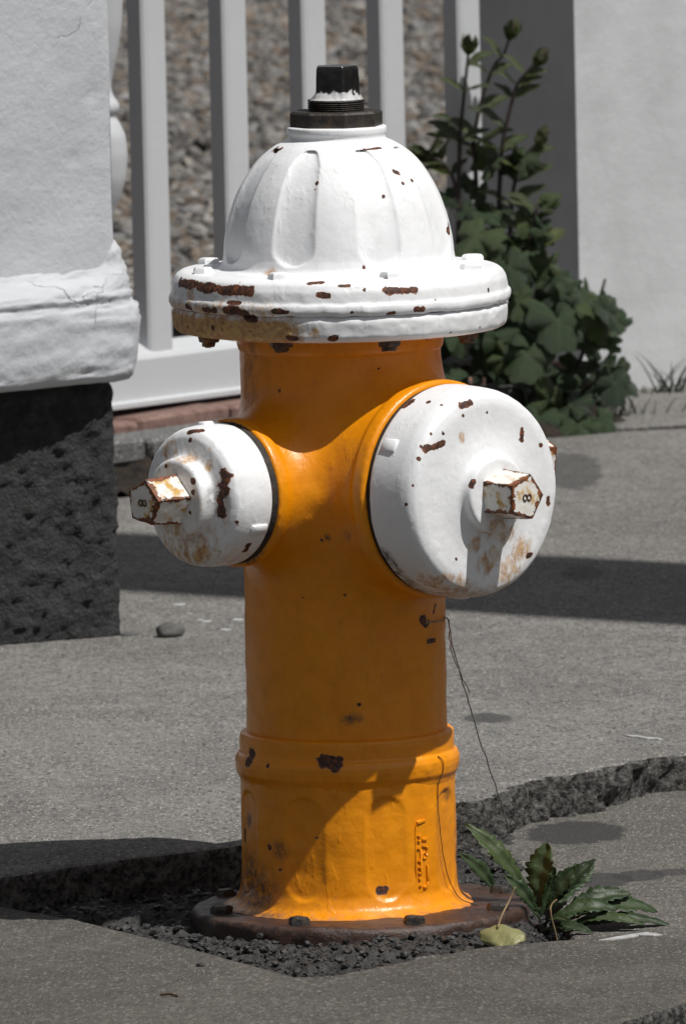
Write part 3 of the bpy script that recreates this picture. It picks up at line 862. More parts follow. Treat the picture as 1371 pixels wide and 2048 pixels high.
# worn spots on the hydrant, tenths of a millimetre: x, y, z, reach
#
CHIPS = [(-222,-959,8150,51), (-244,-982,8088,41), (612,-708,8246,51), (628,-701,8239,51), (645,-692,8233,51), (701,-745,8118,41), (799,-617,8138,31), (489,-917,7995,41), (1189,-194,7618,62),
(1190,-210,7601,62), (1191,-226,7585,62), (1192,-240,7569,62), (1193,-247,7552,62), (-653,-209,8452,62), (-639,-214,8459,62), (-624,-219,8466,62), (-609,-322,8481,62), (-586,-1515,7188,31),
(-319,-1710,7141,51), (-307,-1710,7143,51), (-295,-1710,7144,51), (-283,-1710,7145,51), (-271,-1710,7146,51), (-259,-1710,7148,51), (-247,-1709,7149,51), (-235,-1709,7150,51), (-222,-1708,7151,51),
(-210,-1708,7152,51), (-198,-1707,7154,51), (-186,-1707,7155,51), (-226,-1790,7024,51), (-212,-1791,7022,51), (-199,-1792,7021,51), (-186,-1794,7019,51), (-173,-1795,7018,51), (-159,-1797,7017,51),
(-146,-1799,7015,51), (-133,-1801,7014,51), (-119,-1803,7012,51), (499,-1728,7054,72), (517,-1723,7053,72), (534,-1718,7053,72), (551,-1713,7052,72), (568,-1708,7052,72), (585,-1702,7051,72),
(603,-1697,7051,72), (620,-1691,7050,72), (637,-1685,7050,72), (654,-1678,7049,72), (671,-1672,7049,72), (689,-1665,7048,72), (706,-1657,7047,72), (723,-1650,7047,72), (740,-1643,7046,72),
(758,-1635,7046,72), (775,-1627,7045,72), (792,-1619,7044,72), (809,-1611,7043,72), (516,-1755,6805,41), (527,-1753,6806,41), (538,-1750,6807,41), (548,-1749,6809,41), (559,-1747,6810,41),
(570,-1746,6812,41), (580,-1744,6813,41), (816,-1657,6833,62), (833,-1647,6833,62), (851,-1638,6834,62), (868,-1629,6834,62), (886,-1620,6834,62), (502,-1575,7169,41), (10,-1770,7114,31),
(18,-1770,7114,31), (25,-1770,7115,31), (33,-1769,7115,31), (40,-1769,7115,31), (48,-1769,7116,31), (56,-1768,7116,31), (63,-1768,7116,31), (71,-1767,7116,31), (78,-1767,7117,31), (86,-1766,7117,31),
(93,-1766,7117,31), (101,-1765,7117,31), (-1711,-508,7083,93), (-1688,-583,7083,93), (-1664,-648,7082,93), (-1641,-711,7081,93), (-1618,-771,7079,93), (-1595,-818,7077,93), (-1572,-861,7074,93),
(-1549,-901,7072,93), (-1527,-940,7071,93), (-1504,-977,7069,93), (-1481,-1010,7067,93), (-1459,-1043,7065,93), (-1436,-1077,7063,93), (-1413,-1110,7062,93), (-1389,-1142,7060,93),
(-1366,-1174,7059,93), (-1343,-1202,7057,93), (-1320,-1229,7055,93), (-1297,-1254,7053,93), (-1273,-1278,7051,93), (-1250,-1298,7052,93), (-1227,-1320,7054,93), (-1204,-1339,7055,93),
(-1181,-1357,7056,93), (-1158,-1376,7057,93), (-1135,-1394,7059,93), (-1112,-1411,7060,93), (-1087,-1430,7057,93), (-1062,-1449,7055,93), (-1037,-1467,7053,93), (-1012,-1486,7050,93),
(-987,-1505,7048,93), (-962,-1524,7046,93), (-1636,-861,6843,62), (-1621,-886,6838,62), (-1607,-912,6833,62), (-1592,-935,6827,62), (-1450,-1136,6827,72), (-1433,-1160,6827,72), (-1416,-1186,6827,72),
(-1399,-1210,6828,72), (-1382,-1230,6828,72), (-1365,-1248,6827,72), (-1348,-1268,6827,72), (-1331,-1289,6827,72), (-1223,-1391,6840,93), (-1196,-1413,6839,93), (-1169,-1428,6837,93),
(-1142,-1444,6835,93), (-1116,-1460,6834,93), (-1094,-1473,6829,93), (-1073,-1488,6825,93), (-1051,-1502,6820,93), (-1030,-1516,6816,93), (-1009,-1531,6811,93), (-991,-1526,6798,93),
(-973,-1502,6782,93), (-955,-1524,6771,93), (-937,-1545,6760,93), (-919,-1562,6748,93), (-1189,-1383,6925,41), (-1179,-1392,6925,41), (-1169,-1400,6925,41), (-1160,-1408,6925,41),
(-1150,-1415,6925,41), (-1140,-1422,6925,41), (-1130,-1429,6925,41), (-1120,-1437,6925,41), (-1110,-1443,6925,41), (-1100,-1450,6925,41), (-1090,-1457,6925,41), (-1080,-1464,6925,41),
(-1070,-1471,6925,41), (-1060,-1478,6925,41), (-543,-1716,6563,62), (-527,-1720,6560,62), (-511,-1722,6557,62), (-495,-1725,6555,62), (-479,-1726,6552,62), (-106,-1801,6558,62), (-85,-1804,6557,62),
(-63,-1803,6557,62), (-714,-1710,6854,41), (-704,-1713,6853,41), (-694,-1717,6852,41), (-684,-1720,6852,41), (-674,-1723,6851,41), (-664,-1726,6850,41), (-654,-1729,6849,41), (-644,-1732,6848,41),
(-634,-1734,6847,41), (-624,-1736,6846,41), (-614,-1739,6845,41), (-604,-1742,6844,41), (-594,-1744,6843,41), (-584,-1747,6842,41), (-574,-1750,6841,41), (-564,-1754,6840,41), (-554,-1758,6840,41),
(-1362,-1194,6642,51), (-1636,-768,6608,41), (262,-604,8476,31), (270,-611,8477,31), (277,-616,8478,31), (284,-619,8479,31), (291,-626,8480,31), (299,-628,8480,31), (306,-623,8481,31),
(313,-619,8481,31), (321,-615,8481,31), (328,-610,8482,31), (335,-606,8482,31), (343,-601,8482,31), (350,-596,8483,31), (357,-591,8483,31), (365,-586,8483,31), (372,-581,8483,31), (379,-576,8484,31),
(387,-571,8484,31), (394,-566,8484,31), (401,-561,8485,31), (409,-555,8485,31), (416,-549,8485,31), (423,-543,8485,31), (431,-536,8485,31), (438,-529,8485,31), (445,-522,8486,31), (453,-515,8486,31),
(460,-508,8486,31), (467,-500,8486,31), (1397,-1166,6672,31), (1494,-1005,6575,31), (1178,-1355,6558,31), (1022,-1515,6924,31), (-1276,-1935,5162,93), (-1263,-1946,5144,93), (-1250,-1956,5127,93),
(-1212,-1972,5128,93), (-1226,-1972,5105,93), (-1239,-1969,5083,93), (-1252,-1962,5060,93), (-1265,-1954,5037,93), (-1279,-1944,5013,93), (-1266,-1957,4990,93), (-1253,-1969,4967,93),
(-1265,-1961,4945,93), (-1278,-1952,4923,93), (-1290,-1943,4901,93), (-1303,-1935,4879,93), (-1302,-1935,4856,93), (-1301,-1935,4833,93), (-1300,-1937,4811,93), (-1299,-1938,4788,93),
(-1298,-1937,4763,93), (-1296,-1936,4738,93), (-1295,-1936,4713,93), (-1620,-1498,5558,62), (-1604,-1512,5560,62), (-1588,-1525,5563,62), (-1571,-1538,5565,62), (-1555,-1549,5567,62),
(-1539,-1556,5569,62), (-1523,-1561,5571,62), (-1507,-1564,5572,62), (-1491,-1567,5573,62), (-1621,-1565,5468,41), (-1598,-1904,5068,62), (-1595,-1909,4946,51), (-1882,-1598,5202,51),
(-1631,-1869,4727,41), (-1136,-1993,4625,51), (-1015,-1743,4353,72), (-1024,-1728,4334,72), (-1034,-1711,4314,72), (-1043,-1692,4295,72), (676,-1638,5805,72), (691,-1634,5814,72), (705,-1629,5823,72),
(719,-1623,5832,72), (733,-1616,5841,72), (747,-1609,5849,72), (927,-1757,5855,41), (1277,-1863,5817,62), (1292,-1850,5821,62), (1308,-1838,5825,62), (1323,-1824,5828,62), (1339,-1811,5832,62),
(1354,-1798,5836,62), (1370,-1784,5840,62), (1385,-1768,5843,62), (1291,-1876,5711,41), (944,-2156,5553,51), (888,-2226,5406,62), (903,-2218,5407,62), (918,-2209,5409,62), (933,-2200,5410,62),
(948,-2189,5412,62), (964,-2177,5413,62), (979,-2164,5414,62), (994,-2151,5418,62), (1009,-2137,5421,62), (1025,-2123,5425,62), (1040,-2110,5429,62), (1055,-2096,5432,62), (1071,-2083,5436,62),
(806,-2274,5300,41), (835,-2225,5428,31), (1922,-1291,5491,82), (1923,-1290,5471,82), (1924,-1290,5452,82), (1925,-1289,5432,82), (1926,-1289,5413,82), (1926,-1289,5394,82), (1551,-1636,5720,31),
(670,-2328,4822,41), (1362,-2030,4976,62), (1371,-2028,4990,62), (1380,-2025,5004,62), (1389,-2021,5017,62), (742,-2331,5024,31), (2201,-1031,4720,62), (2202,-1029,4705,62), (2203,-1027,4690,62),
(2204,-1026,4674,62), (2205,-1024,4659,62), (2133,-1092,5300,51), (556,-1892,4128,31), (1967,-1244,4126,41), (1978,-1233,4130,41), (1989,-1222,4134,41), (2000,-1211,4138,41), (2011,-1199,4142,41),
(-1035,-544,1943,134), (-1062,-558,1891,134), (-862,-854,1850,51), (-272,-1134,1926,124), (-229,-1145,1927,124), (-186,-1155,1928,124), (-154,-1177,1906,124), (-122,-1196,1883,124),
(-293,-1126,1936,82), (-274,-1132,1937,82), (-255,-1138,1938,82), (-235,-1142,1939,82), (-216,-1147,1940,82), (-196,-1152,1941,82), (-177,-1156,1942,82), (-158,-1159,1942,82), (-138,-1162,1943,82),
(-119,-1164,1943,82), (-100,-1166,1944,82), (-857,-790,947,62), (-346,-1082,1094,41), (-351,-1077,811,51), (313,-1099,513,82), (332,-1091,512,82), (352,-1083,510,82), (372,-1076,509,82),
(-1112,-244,1071,51), (-1112,-244,1058,51), (-1113,-244,1045,51), (-1113,-244,1031,51), (-1113,-244,1018,51), (-1113,-244,1005,51), (-1114,-246,991,51), (-1114,-246,978,51), (-1114,-246,965,51),
(-1114,-246,951,51), (-235,-1347,4349,41), (-446,-993,3691,31), (844,-703,3389,93), (889,-632,3146,41), (900,-615,3146,41), (910,-598,3146,41), (920,-581,3146,41), (930,-564,3146,41),
(940,-547,3147,41), (951,-530,3147,41), (961,-511,3146,41), (-1102,-1293,5598,51), (-659,-880,5921,31), (977,-566,3534,41), (975,-560,3523,41), (972,-555,3512,41), (969,-550,3501,41),
(966,-547,3491,41), (963,-547,3481,41), (960,-546,3471,41), (958,-547,3460,41), (955,-547,3450,41), (-747,-902,721,41)]
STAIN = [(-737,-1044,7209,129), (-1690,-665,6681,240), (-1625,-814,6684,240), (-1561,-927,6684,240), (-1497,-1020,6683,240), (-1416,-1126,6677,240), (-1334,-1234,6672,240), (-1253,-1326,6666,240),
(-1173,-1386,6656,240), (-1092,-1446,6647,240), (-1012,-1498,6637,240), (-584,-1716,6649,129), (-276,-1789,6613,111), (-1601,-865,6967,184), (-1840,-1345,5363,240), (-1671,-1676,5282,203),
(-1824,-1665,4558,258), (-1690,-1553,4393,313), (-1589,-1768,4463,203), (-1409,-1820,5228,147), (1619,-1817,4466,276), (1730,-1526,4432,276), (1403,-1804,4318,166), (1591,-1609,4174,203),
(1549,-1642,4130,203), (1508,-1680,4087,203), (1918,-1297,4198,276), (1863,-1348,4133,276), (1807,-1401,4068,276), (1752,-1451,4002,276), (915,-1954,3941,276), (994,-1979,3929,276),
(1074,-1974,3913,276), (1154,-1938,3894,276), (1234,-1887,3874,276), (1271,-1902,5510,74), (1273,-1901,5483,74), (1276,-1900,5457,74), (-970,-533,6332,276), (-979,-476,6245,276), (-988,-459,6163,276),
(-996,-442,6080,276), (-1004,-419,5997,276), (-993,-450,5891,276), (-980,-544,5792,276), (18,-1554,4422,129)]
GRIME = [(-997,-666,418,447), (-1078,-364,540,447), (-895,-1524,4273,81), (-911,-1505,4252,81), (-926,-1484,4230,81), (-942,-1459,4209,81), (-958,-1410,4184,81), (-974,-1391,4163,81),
(-990,-1366,4141,81), (-1006,-1336,4119,81), (440,-1882,4236,130), (466,-1872,4199,130), (492,-1859,4161,130), (519,-1845,4123,130), (545,-1824,4084,130), (571,-1799,4045,130), (597,-1767,4005,130),
(632,-1755,3976,130), (668,-1740,3947,130), (703,-1716,3917,130), (739,-1683,3885,130), (774,-1641,3853,130), (810,-1578,3818,130), (-1308,-1930,4862,195), (-170,-1391,4380,57), (-743,-905,940,146),
(-1066,-360,1196,130), (-17,-1089,2366,73), (6,-1089,2370,73), (28,-1089,2373,73), (51,-1089,2376,73), (73,-1087,2379,73), (96,-1085,2382,73), (118,-1083,2385,73), (1054,-407,1439,98)]
#
def field(co, blobs):
    o = np.zeros(len(co))
    if not len(co): return o
    lo, hi = co.min(0), co.max(0)
    for b in blobs:
        c, r = np.array(b[:3]) * 1e-4, b[3] * 1e-4
        if (c < lo - r).any() or (c > hi + r).any(): continue
        o = np.maximum(o, 1 - np.linalg.norm(co - c, axis=1) / r)
    return o
def wear(o, key=None, extra_stain=None, extra_chip=None, grime=None):
    me = o.data
    co = np.empty(len(me.vertices) * 3)
    me.vertices.foreach_get('co', co)
    co = co.reshape(-1, 3)
    key = key or o.name
    c = field(co, CHIPS)
    if extra_chip is not None: c = np.maximum(c, extra_chip(co))
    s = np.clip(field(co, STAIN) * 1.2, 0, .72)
    if extra_stain is not None: s = np.maximum(s, extra_stain(co))
    g = np.clip(field(co, GRIME) * 1.6, 0, 1)
    if grime is not None: g = np.maximum(g, grime(co))
    for nm, val in (('chip', c), ('stain', s), ('grime', g)):
        at = me.attributes.new(nm, 'FLOAT', 'POINT')
        at.data.foreach_set('value', val)
    return o
def wearall(obs, key, **kw):
    for o in obs: wear(o, key, **kw)
Rz = lambda d: Matrix.Rotation(R(d), 4, 'Z')

# base flange and its bolts
prof = smoothprof([(.10, -.012), (.184, -.012), (.1875, -.008), (.1875, .015), (.1835, .0205), (.150, .0225), (.11, .024)], .004, 1)
v, f = lathe(prof, 192)
v = lumps(v, .004, 35, 2.0) + np.c_[np.zeros(len(v)), np.zeros(len(v)), fbm(v, 40, 4, .6, 5.0) * .0022]
mk('base_flange', v * np.array([.978, .978, 1]) + np.array([.012, 0, 0]), f, IRON_RUST, hyd)
for k in range(8):
    v, f = prism(ngon(6, .0120, random.uniform(0, 1)), .016, .0292, .003)
    v = v + fbm(v, 160, 2, .5, k)[:, None] * .002
    a = azv(BOLT0 + 45 * k) * .162 + np.array([.012, 0, 0])
    mk('flange_bolt', v + a, f, IRON_DARK, hyd, True, 40)

# lower barrel with cast flutes
flz = lambda z, lo, hi, s: np.clip((z - lo) / s, 0, 1) * np.clip((hi - z) / s, 0, 1)
def flutes(th, c0, half, sharp=1.0):
    d = (np.degrees(th) - c0 + 22.5) % 45 - 22.5
    return d, np.clip(1 - np.abs(d) / half, 0, 1)
def lower_r(r, z, th):
    d, w = flutes(th, BOLT0, 12.0)
    # rounded-top flute: shrink its width towards the top
    top, bot = .152, .040
    ez = np.clip(np.minimum(top - z, z - bot) / .022, 0, 1)
    hw = 11.5 * np.sqrt(np.clip(1 - (1 - ez) ** 2, 0, 1)) + 1e-4
    q = np.clip(1 - (d / hw) ** 2, 0, 1)
    return r - .0029 * (q ** .6) * (ez > 0)
prof = smoothprof([(.138, .0225), (.1305, .0250), (.1225, .0310), (.1180, .043), (.1168, .07), (.1165, .172)], .0022, 3)
v, f = lathe(prof, 320, lower_r)
v = lumps(v, .0009, 55, 1.0)
lb = mk('lower_barrel', v, f, ORANGE, hyd)
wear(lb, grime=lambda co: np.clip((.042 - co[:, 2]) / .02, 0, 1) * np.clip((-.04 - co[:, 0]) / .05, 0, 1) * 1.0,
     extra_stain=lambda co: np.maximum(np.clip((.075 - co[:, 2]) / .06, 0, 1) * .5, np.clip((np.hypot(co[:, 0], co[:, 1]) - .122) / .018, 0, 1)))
# raised casting marks below the pumper outlet
marks = []
def on_barrel(v, deg, rad):
    """flat (u,w,h) -> wrapped on the barrel: u sideways, w up, h outwards"""
    v = np.asarray(v, float)
    a = R(deg) + v[:, 0] / rad
    r = rad + v[:, 2]
    return np.stack([r * np.sin(a), -r * np.cos(a), v[:, 1]], -1)
ang = np.arange(24) / 24 * 2 * math.pi
strip = [(math.copysign(min(abs(math.cos(q)) ** .5, 1) * .0085, math.cos(q)), .084 + math.copysign(abs(math.sin(q)) ** .35 * .040, math.sin(q))) for q in ang]
v, f = prism(strip, -.004, .0016, .001)
marks.append((v, f))
def stroke(u0, w0, u1, w1, wd=.0024, h=.0034):
    d = np.array([u1 - u0, w1 - w0])
    L = np.linalg.norm(d)
    d = d / L
    nn = np.array([-d[1], d[0]]) * wd / 2
    a, b = np.array([u0, w0]), np.array([u1, w1])
    return prism([a - nn, b - nn, b + nn, a + nn], 0.0, h, .0008)
for s in [(-.006, .121, .006, .123), (.0005, .1025, .0075, .1025), (.0005, .096, .0065, .0945), (.0065, .0945, .0075, .090), (-.006, .108, -.002, .106), (-.006, .101, -.002, .101),
          (-.006, .094, -.003, .092), (-.006, .080, -.001, .079), (-.0055, .073, -.002, .072), (-.0055, .066, -.002, .066), (-.0055, .060, -.002, .060), (-.005, .053, -.001, .052),
          (.001, .050, .006, .051), (.006, .051, .0075, .056), (.0075, .056, .0075, .074), (-.0015, .066, -.0015, .092)]:
    marks.append(stroke(*s))
for k in range(10):
    a0, a1 = k / 10 * 6.283, (k + 1) / 10 * 6.283
    marks.append(stroke(.0035 + .003 * math.cos(a0), .0845 + .0035 * math.sin(a0), .0035 + .003 * math.cos(a1), .0845 + .0035 * math.sin(a1), .0022))
v, f = join(marks)
v = on_barrel(v, PUMP - 1.5, .1165)
v = lumps(v, .0012, 220, 4.0)
lt = mk('cast_lettering', v, f, ORANGE, lb, True, 50)
wear(lt, 'none')

# breakaway ring
prof = smoothprof([(.1165, .160), (.1175, .1645), (.1205, .170), (.1218, .178), (.1218, .184), (.1195, .1895), (.1165, .192), (.1165, .205), (.1160, .2110), (.1145, .2130), (.1085, .2138)], .0014, 1)
v, f = lathe(prof, 256)
rg = mk('breakaway_ring', lumps(v, .0009, 60, 7.0), f, ORANGE, hyd)
wear(rg)

# upper barrel and its three outlets: one continuous skin (surface nets on a smooth union)
def smin(a, b, k):
    h = np.clip(.5 + .5 * (b - a) / k, 0, 1)
    return b * (1 - h) + a * h - k * h * (1 - h)
def sd_cyl(P, ax, r, lo, hi, rd=.003):
    """cylinder along unit axis ax through (0,0,zp) from lo to hi"""
    t = P @ ax
    q = P - t[..., None] * ax
    dr = np.linalg.norm(q, axis=-1) - (r - rd)
    dt = np.abs(t - (lo + hi) / 2) - ((hi - lo) / 2 - rd)
    return np.minimum(np.maximum(dr, dt), 0) + np.hypot(np.maximum(dr, 0), np.maximum(dt, 0)) - rd
ZP = .485
def body(P):
    d = sd_cyl(P, np.array([0, 0, 1.0]), .1088, .19, .660)
    Q = P - np.array([0, 0, ZP])
    d = smin(d, sd_cyl(Q, azv(PUMP), .113, 0.0, .150), .045)
    d = smin(d, sd_cyl(Q, azv(PUMP), .1175, .138, .1565, .004), .008)
    for s in (-90, 90):
        d = smin(d, sd_cyl(Q, azv(PUMP + s), .0775, 0.0, .160), .040)
        d = smin(d, sd_cyl(Q, azv(PUMP + s), .0800, .152, .166, .003), .006)
    return d
def surface_nets(fn, lo, hi, h):
    ax = [np.arange(lo[i], hi[i] + h, h) for i in range(3)]
    G = np.empty([len(q) for q in ax])
    for k, xk in enumerate(ax[0]):
        Yk, Zk = np.meshgrid(ax[1], ax[2], indexing='ij')
        G[k] = fn(np.stack([np.full_like(Yk, xk), Yk, Zk], -1))
    ins = G < 0
    n = [s - 1 for s in G.shape]
    cnt = np.zeros(n, int)
    corners = [(a, b, c) for a in (0, 1) for b in (0, 1) for c in (0, 1)]
    sl = lambda A, o: A[o[0]:o[0] + n[0], o[1]:o[1] + n[1], o[2]:o[2] + n[2]]
    for o in corners: cnt += sl(ins, o)
    act = (cnt > 0) & (cnt < 8)
    idx = -np.ones(n, int)
    cell = np.argwhere(act)
    idx[act] = np.arange(len(cell))
    vals = {o: sl(G, o)[act] for o in corners}
    acc = np.zeros((len(cell), 3))
    num = np.zeros(len(cell))
    for a in corners:
        for b in corners:
            if sum(np.abs(np.subtract(a, b))) == 1 and a < b:
                va, vb = vals[a], vals[b]
                cr = (va < 0) != (vb < 0)
                t = np.where(cr, va / np.where(cr, va - vb, 1), 0)
                acc += np.where(cr[:, None], np.array(a) + t[:, None] * (np.array(b) - np.array(a)), 0)
                num += cr
    V = (cell + acc / num[:, None]) * h + np.array(lo)
    F = []
    for d in range(3):
        u, w = (d + 1) % 3, (d + 2) % 3
        s0 = [slice(1, -1)] * 3
        s0[d] = slice(0, -1)
        s1 = list(s0)
        s1[d] = slice(1, None)
        A, B = ins[tuple(s0)], ins[tuple(s1)]
        e = np.argwhere(A != B)
        flip = A[A != B]
        e = e + np.array([0 if q == d else 1 for q in range(3)])
        def c(du, dw):
            q = e.copy()
            q[:, u] -= du
            q[:, w] -= dw
            return idx[q[:, 0], q[:, 1], q[:, 2]]
        quad = np.stack([c(1, 1), c(0, 1), c(0, 0), c(1, 0)], -1)
        quad[~flip] = quad[~flip][:, ::-1]
        F.append(quad)
    F = np.concatenate(F)
    for _ in range(4):
        e = 1e-4
        f0 = fn(V)
        g = np.stack([(fn(V + np.eye(3)[i] * e) - fn(V - np.eye(3)[i] * e)) / (2 * e) for i in range(3)], -1)
        V = V - (f0 / np.maximum((g ** 2).sum(-1), .25))[:, None] * g
    return V, F
v, f = surface_nets(body, (-.205, -.205, .18), (.205, .205, .675), .0028)
nrm = fbm(v, 48, 3, .5, 3.0) * .0009
cc = v - np.array([0, 0, 0])
v = v + np.stack([cc[:, 0], cc[:, 1], 0 * nrm], -1) / (np.linalg.norm(cc[:, :2], axis=1)[:, None] + 1e-6) * nrm[:, None]
ub = mk('upper_barrel', v, f, ORANGE, hyd)
wear(ub)
# neck collar right under the flange
v, f = lathe(smoothprof([(.106, .625), (.1105, .630), (.1118, .636), (.1118, .655)], .002, 1), 192)
nk = mk('neck_collar', lumps(v, .0008, 60), f, ORANGE, hyd)
wear(nk, 'upper_barrel')

# bolted flange and bonnet
prof = smoothprof([(.10, .6505), (.166, .6495), (.176, .6515), (.1802, .656), (.1815, .665), (.1822, .6725), (.1805, .677), (.1790, .6785)], .0024, 1)
v, f = lathe(prof, 384)
v = lumps(lumps(v, .0016, 45, 3.0), .0007, 130, 1.0)
bfz = mk('barrel_flange', v, f, WHITE, hyd)
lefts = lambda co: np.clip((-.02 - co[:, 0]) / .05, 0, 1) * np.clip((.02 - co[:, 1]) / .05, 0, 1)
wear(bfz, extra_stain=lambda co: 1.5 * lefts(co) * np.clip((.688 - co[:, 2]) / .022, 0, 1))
def bon_r(r, z, th):
    d, w = flutes(th, BOLT0 + 1, 12.0)
    top, bot = .848, .7265
    ez = np.clip((z - bot) / .020, 0, 1)
    et = np.clip((top - z) / .016, 0, 1)
    hw = 11.6 * np.sqrt(np.clip(1 - (1 - ez) ** 2, 0, 1)) * (et ** .3) + 1e-4
    q = np.clip(1 - (np.abs(d) / hw) ** 2.6, 0, 1)
    return r - .0052 * (q ** .75) * (z > bot) * (z < top)
prof = [(.1795, .6785), (.1835, .680), (.1852, .6845), (.1845, .690), (.1818, .6925), (.1815, .6965), (.1805, .7045), (.1765, .7125), (.170, .7165), (.155, .7178), (.133, .7180), (.1285, .7195), (.1262, .7235),
        (.1247, .732), (.1238, .745), (.1212, .760), (.1168, .777), (.1108, .794), (.1030, .810), (.0930, .8253), (.0835, .8365), (.0700, .8475), (.0605, .8530), (.0560, .8550), (.0530, .8562), (.0528, .8610), (.0545, .8625), (.0545, .8690), (.0530, .8700), (.03, .8702)]
dome = [(q.x, q.y) for q in spline([(a, b, 0) for a, b in prof[13:23]], 12)]
v, f = lathe(smoothprof(prof[:14], .0017, 2)[:-1] + dome[:-1] + smoothprof(prof[22:], .0017, 2), 448, bon_r)
v = lumps(lumps(v, .0007, 26, 6.0), .0002, 120, 2.0)
fl_ = np.clip((.716 - v[:, 2]) / .01, 0, 1)
v = v + (fbm(v, 60, 3, .5, 3.0) * .0016 * fl_)[:, None] * np.array([.6, .6, 1.0])
bn = mk('bonnet', v, f, WHITE, hyd)
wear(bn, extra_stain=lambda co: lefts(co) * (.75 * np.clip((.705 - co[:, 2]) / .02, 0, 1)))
for k in range(8):
    a = azv(BOLT0 + 45 * k) * .1555
    v, f = prism(ngon(6, .0118, random.uniform(0, 1)), .714, .7236, .0024)
    o = mk('bonnet_bolt', lumps(v + a, .001, 150, k), f, WHITE, hyd, True, 40)
    wear(o)
    v, f = prism(ngon(6, .0125, random.uniform(0, 1)), -.6525, -.6425, .002)
    v = v * np.array([1, -1, -1]) + a * .97
    v2, f2 = prism(ngon(10, .0075), -.645, -.638, .001)
    vv, ff = join([(v, f), (v2 * np.array([1, -1, -1]) + a * .97, f2)])
    mk('bonnet_nut', vv + fbm(vv, 150, 2, .5, k)[:, None] * .0022, ff, NUT_RUST, hyd, True, 40)

# hold-down nut and operating nut
def hexring():
    o = ngon(8, .0500, R(-82))
    q = ngon(8, .0365, R(-82))
    return o, q
v, f = prism(ngon(8, .0505, R(-80)), .8695, .8865, .0025)
mk('hold_down_nut', lumps(v, .0008, 90), f, IRON_DARK, hyd, True, 30)
prof = [(.031, .8840)]
for k in range(5):
    prof += [(.0312, .8862 + k * .0021), (.0296, .8862 + k * .0021 + .00105)]
prof += [(.0310, .8972), (.0302, .8988)]
def pent_r(prof_r):
    return lambda r, z, th: r
v, f = lathe(prof, 96)
th_o = mk('thread', v, f, IRON_DARK, hyd, True, 40)
# five-sided top that flares into the round foot
nP, rows = 120, []
zs = np.concatenate([np.linspace(.8985, .9085, 10), np.linspace(.911, .931, 8), [.9335, .9348]])
tha = np.arange(nP) / nP * 2 * math.pi
pa = (tha - R(18)) % (2 * math.pi / 5) - math.pi / 5
pent = .0205 / np.maximum(np.cos(pa), .80)
pent = np.minimum(pent, .0246)
for z in zs:
    w = np.clip((z - .8985) / .009, 0, 1) ** .45
    r = (1 - w) * .0302 + w * pent * (1 + .04 * (.931 - z) / .02)
    if z > .932: r = r * (.975 if z < .934 else .93)
    rows.append(np.stack([r * np.sin(tha), -r * np.cos(tha), np.full(nP, z)], -1))
rows.append(np.stack([pent * .3 * np.sin(tha), -pent * .3 * np.cos(tha), np.full(nP, .9350)], -1))
V = np.array(rows)
i, j = np.meshgrid(np.arange(len(rows) - 1), np.arange(nP), indexing='ij')
a = (i * nP + j).ravel()
b = (i * nP + (j + 1) % nP).ravel()
F = np.stack([a, b, b + nP, a + nP], -1).tolist() + [[(len(rows) - 1) * nP + q for q in range(nP)]]
on = mk('operating_nut', lumps(V.reshape(-1, 3), .0006, 110, 2.0), F, BLACKP, hyd, True, 45)
wear(on, extra_stain=lambda co: np.clip((.9095 - co[:, 2] + fbm(co, 90, 3, .6, 3.0) * .008) / .004, 0, 1) * 1.0)

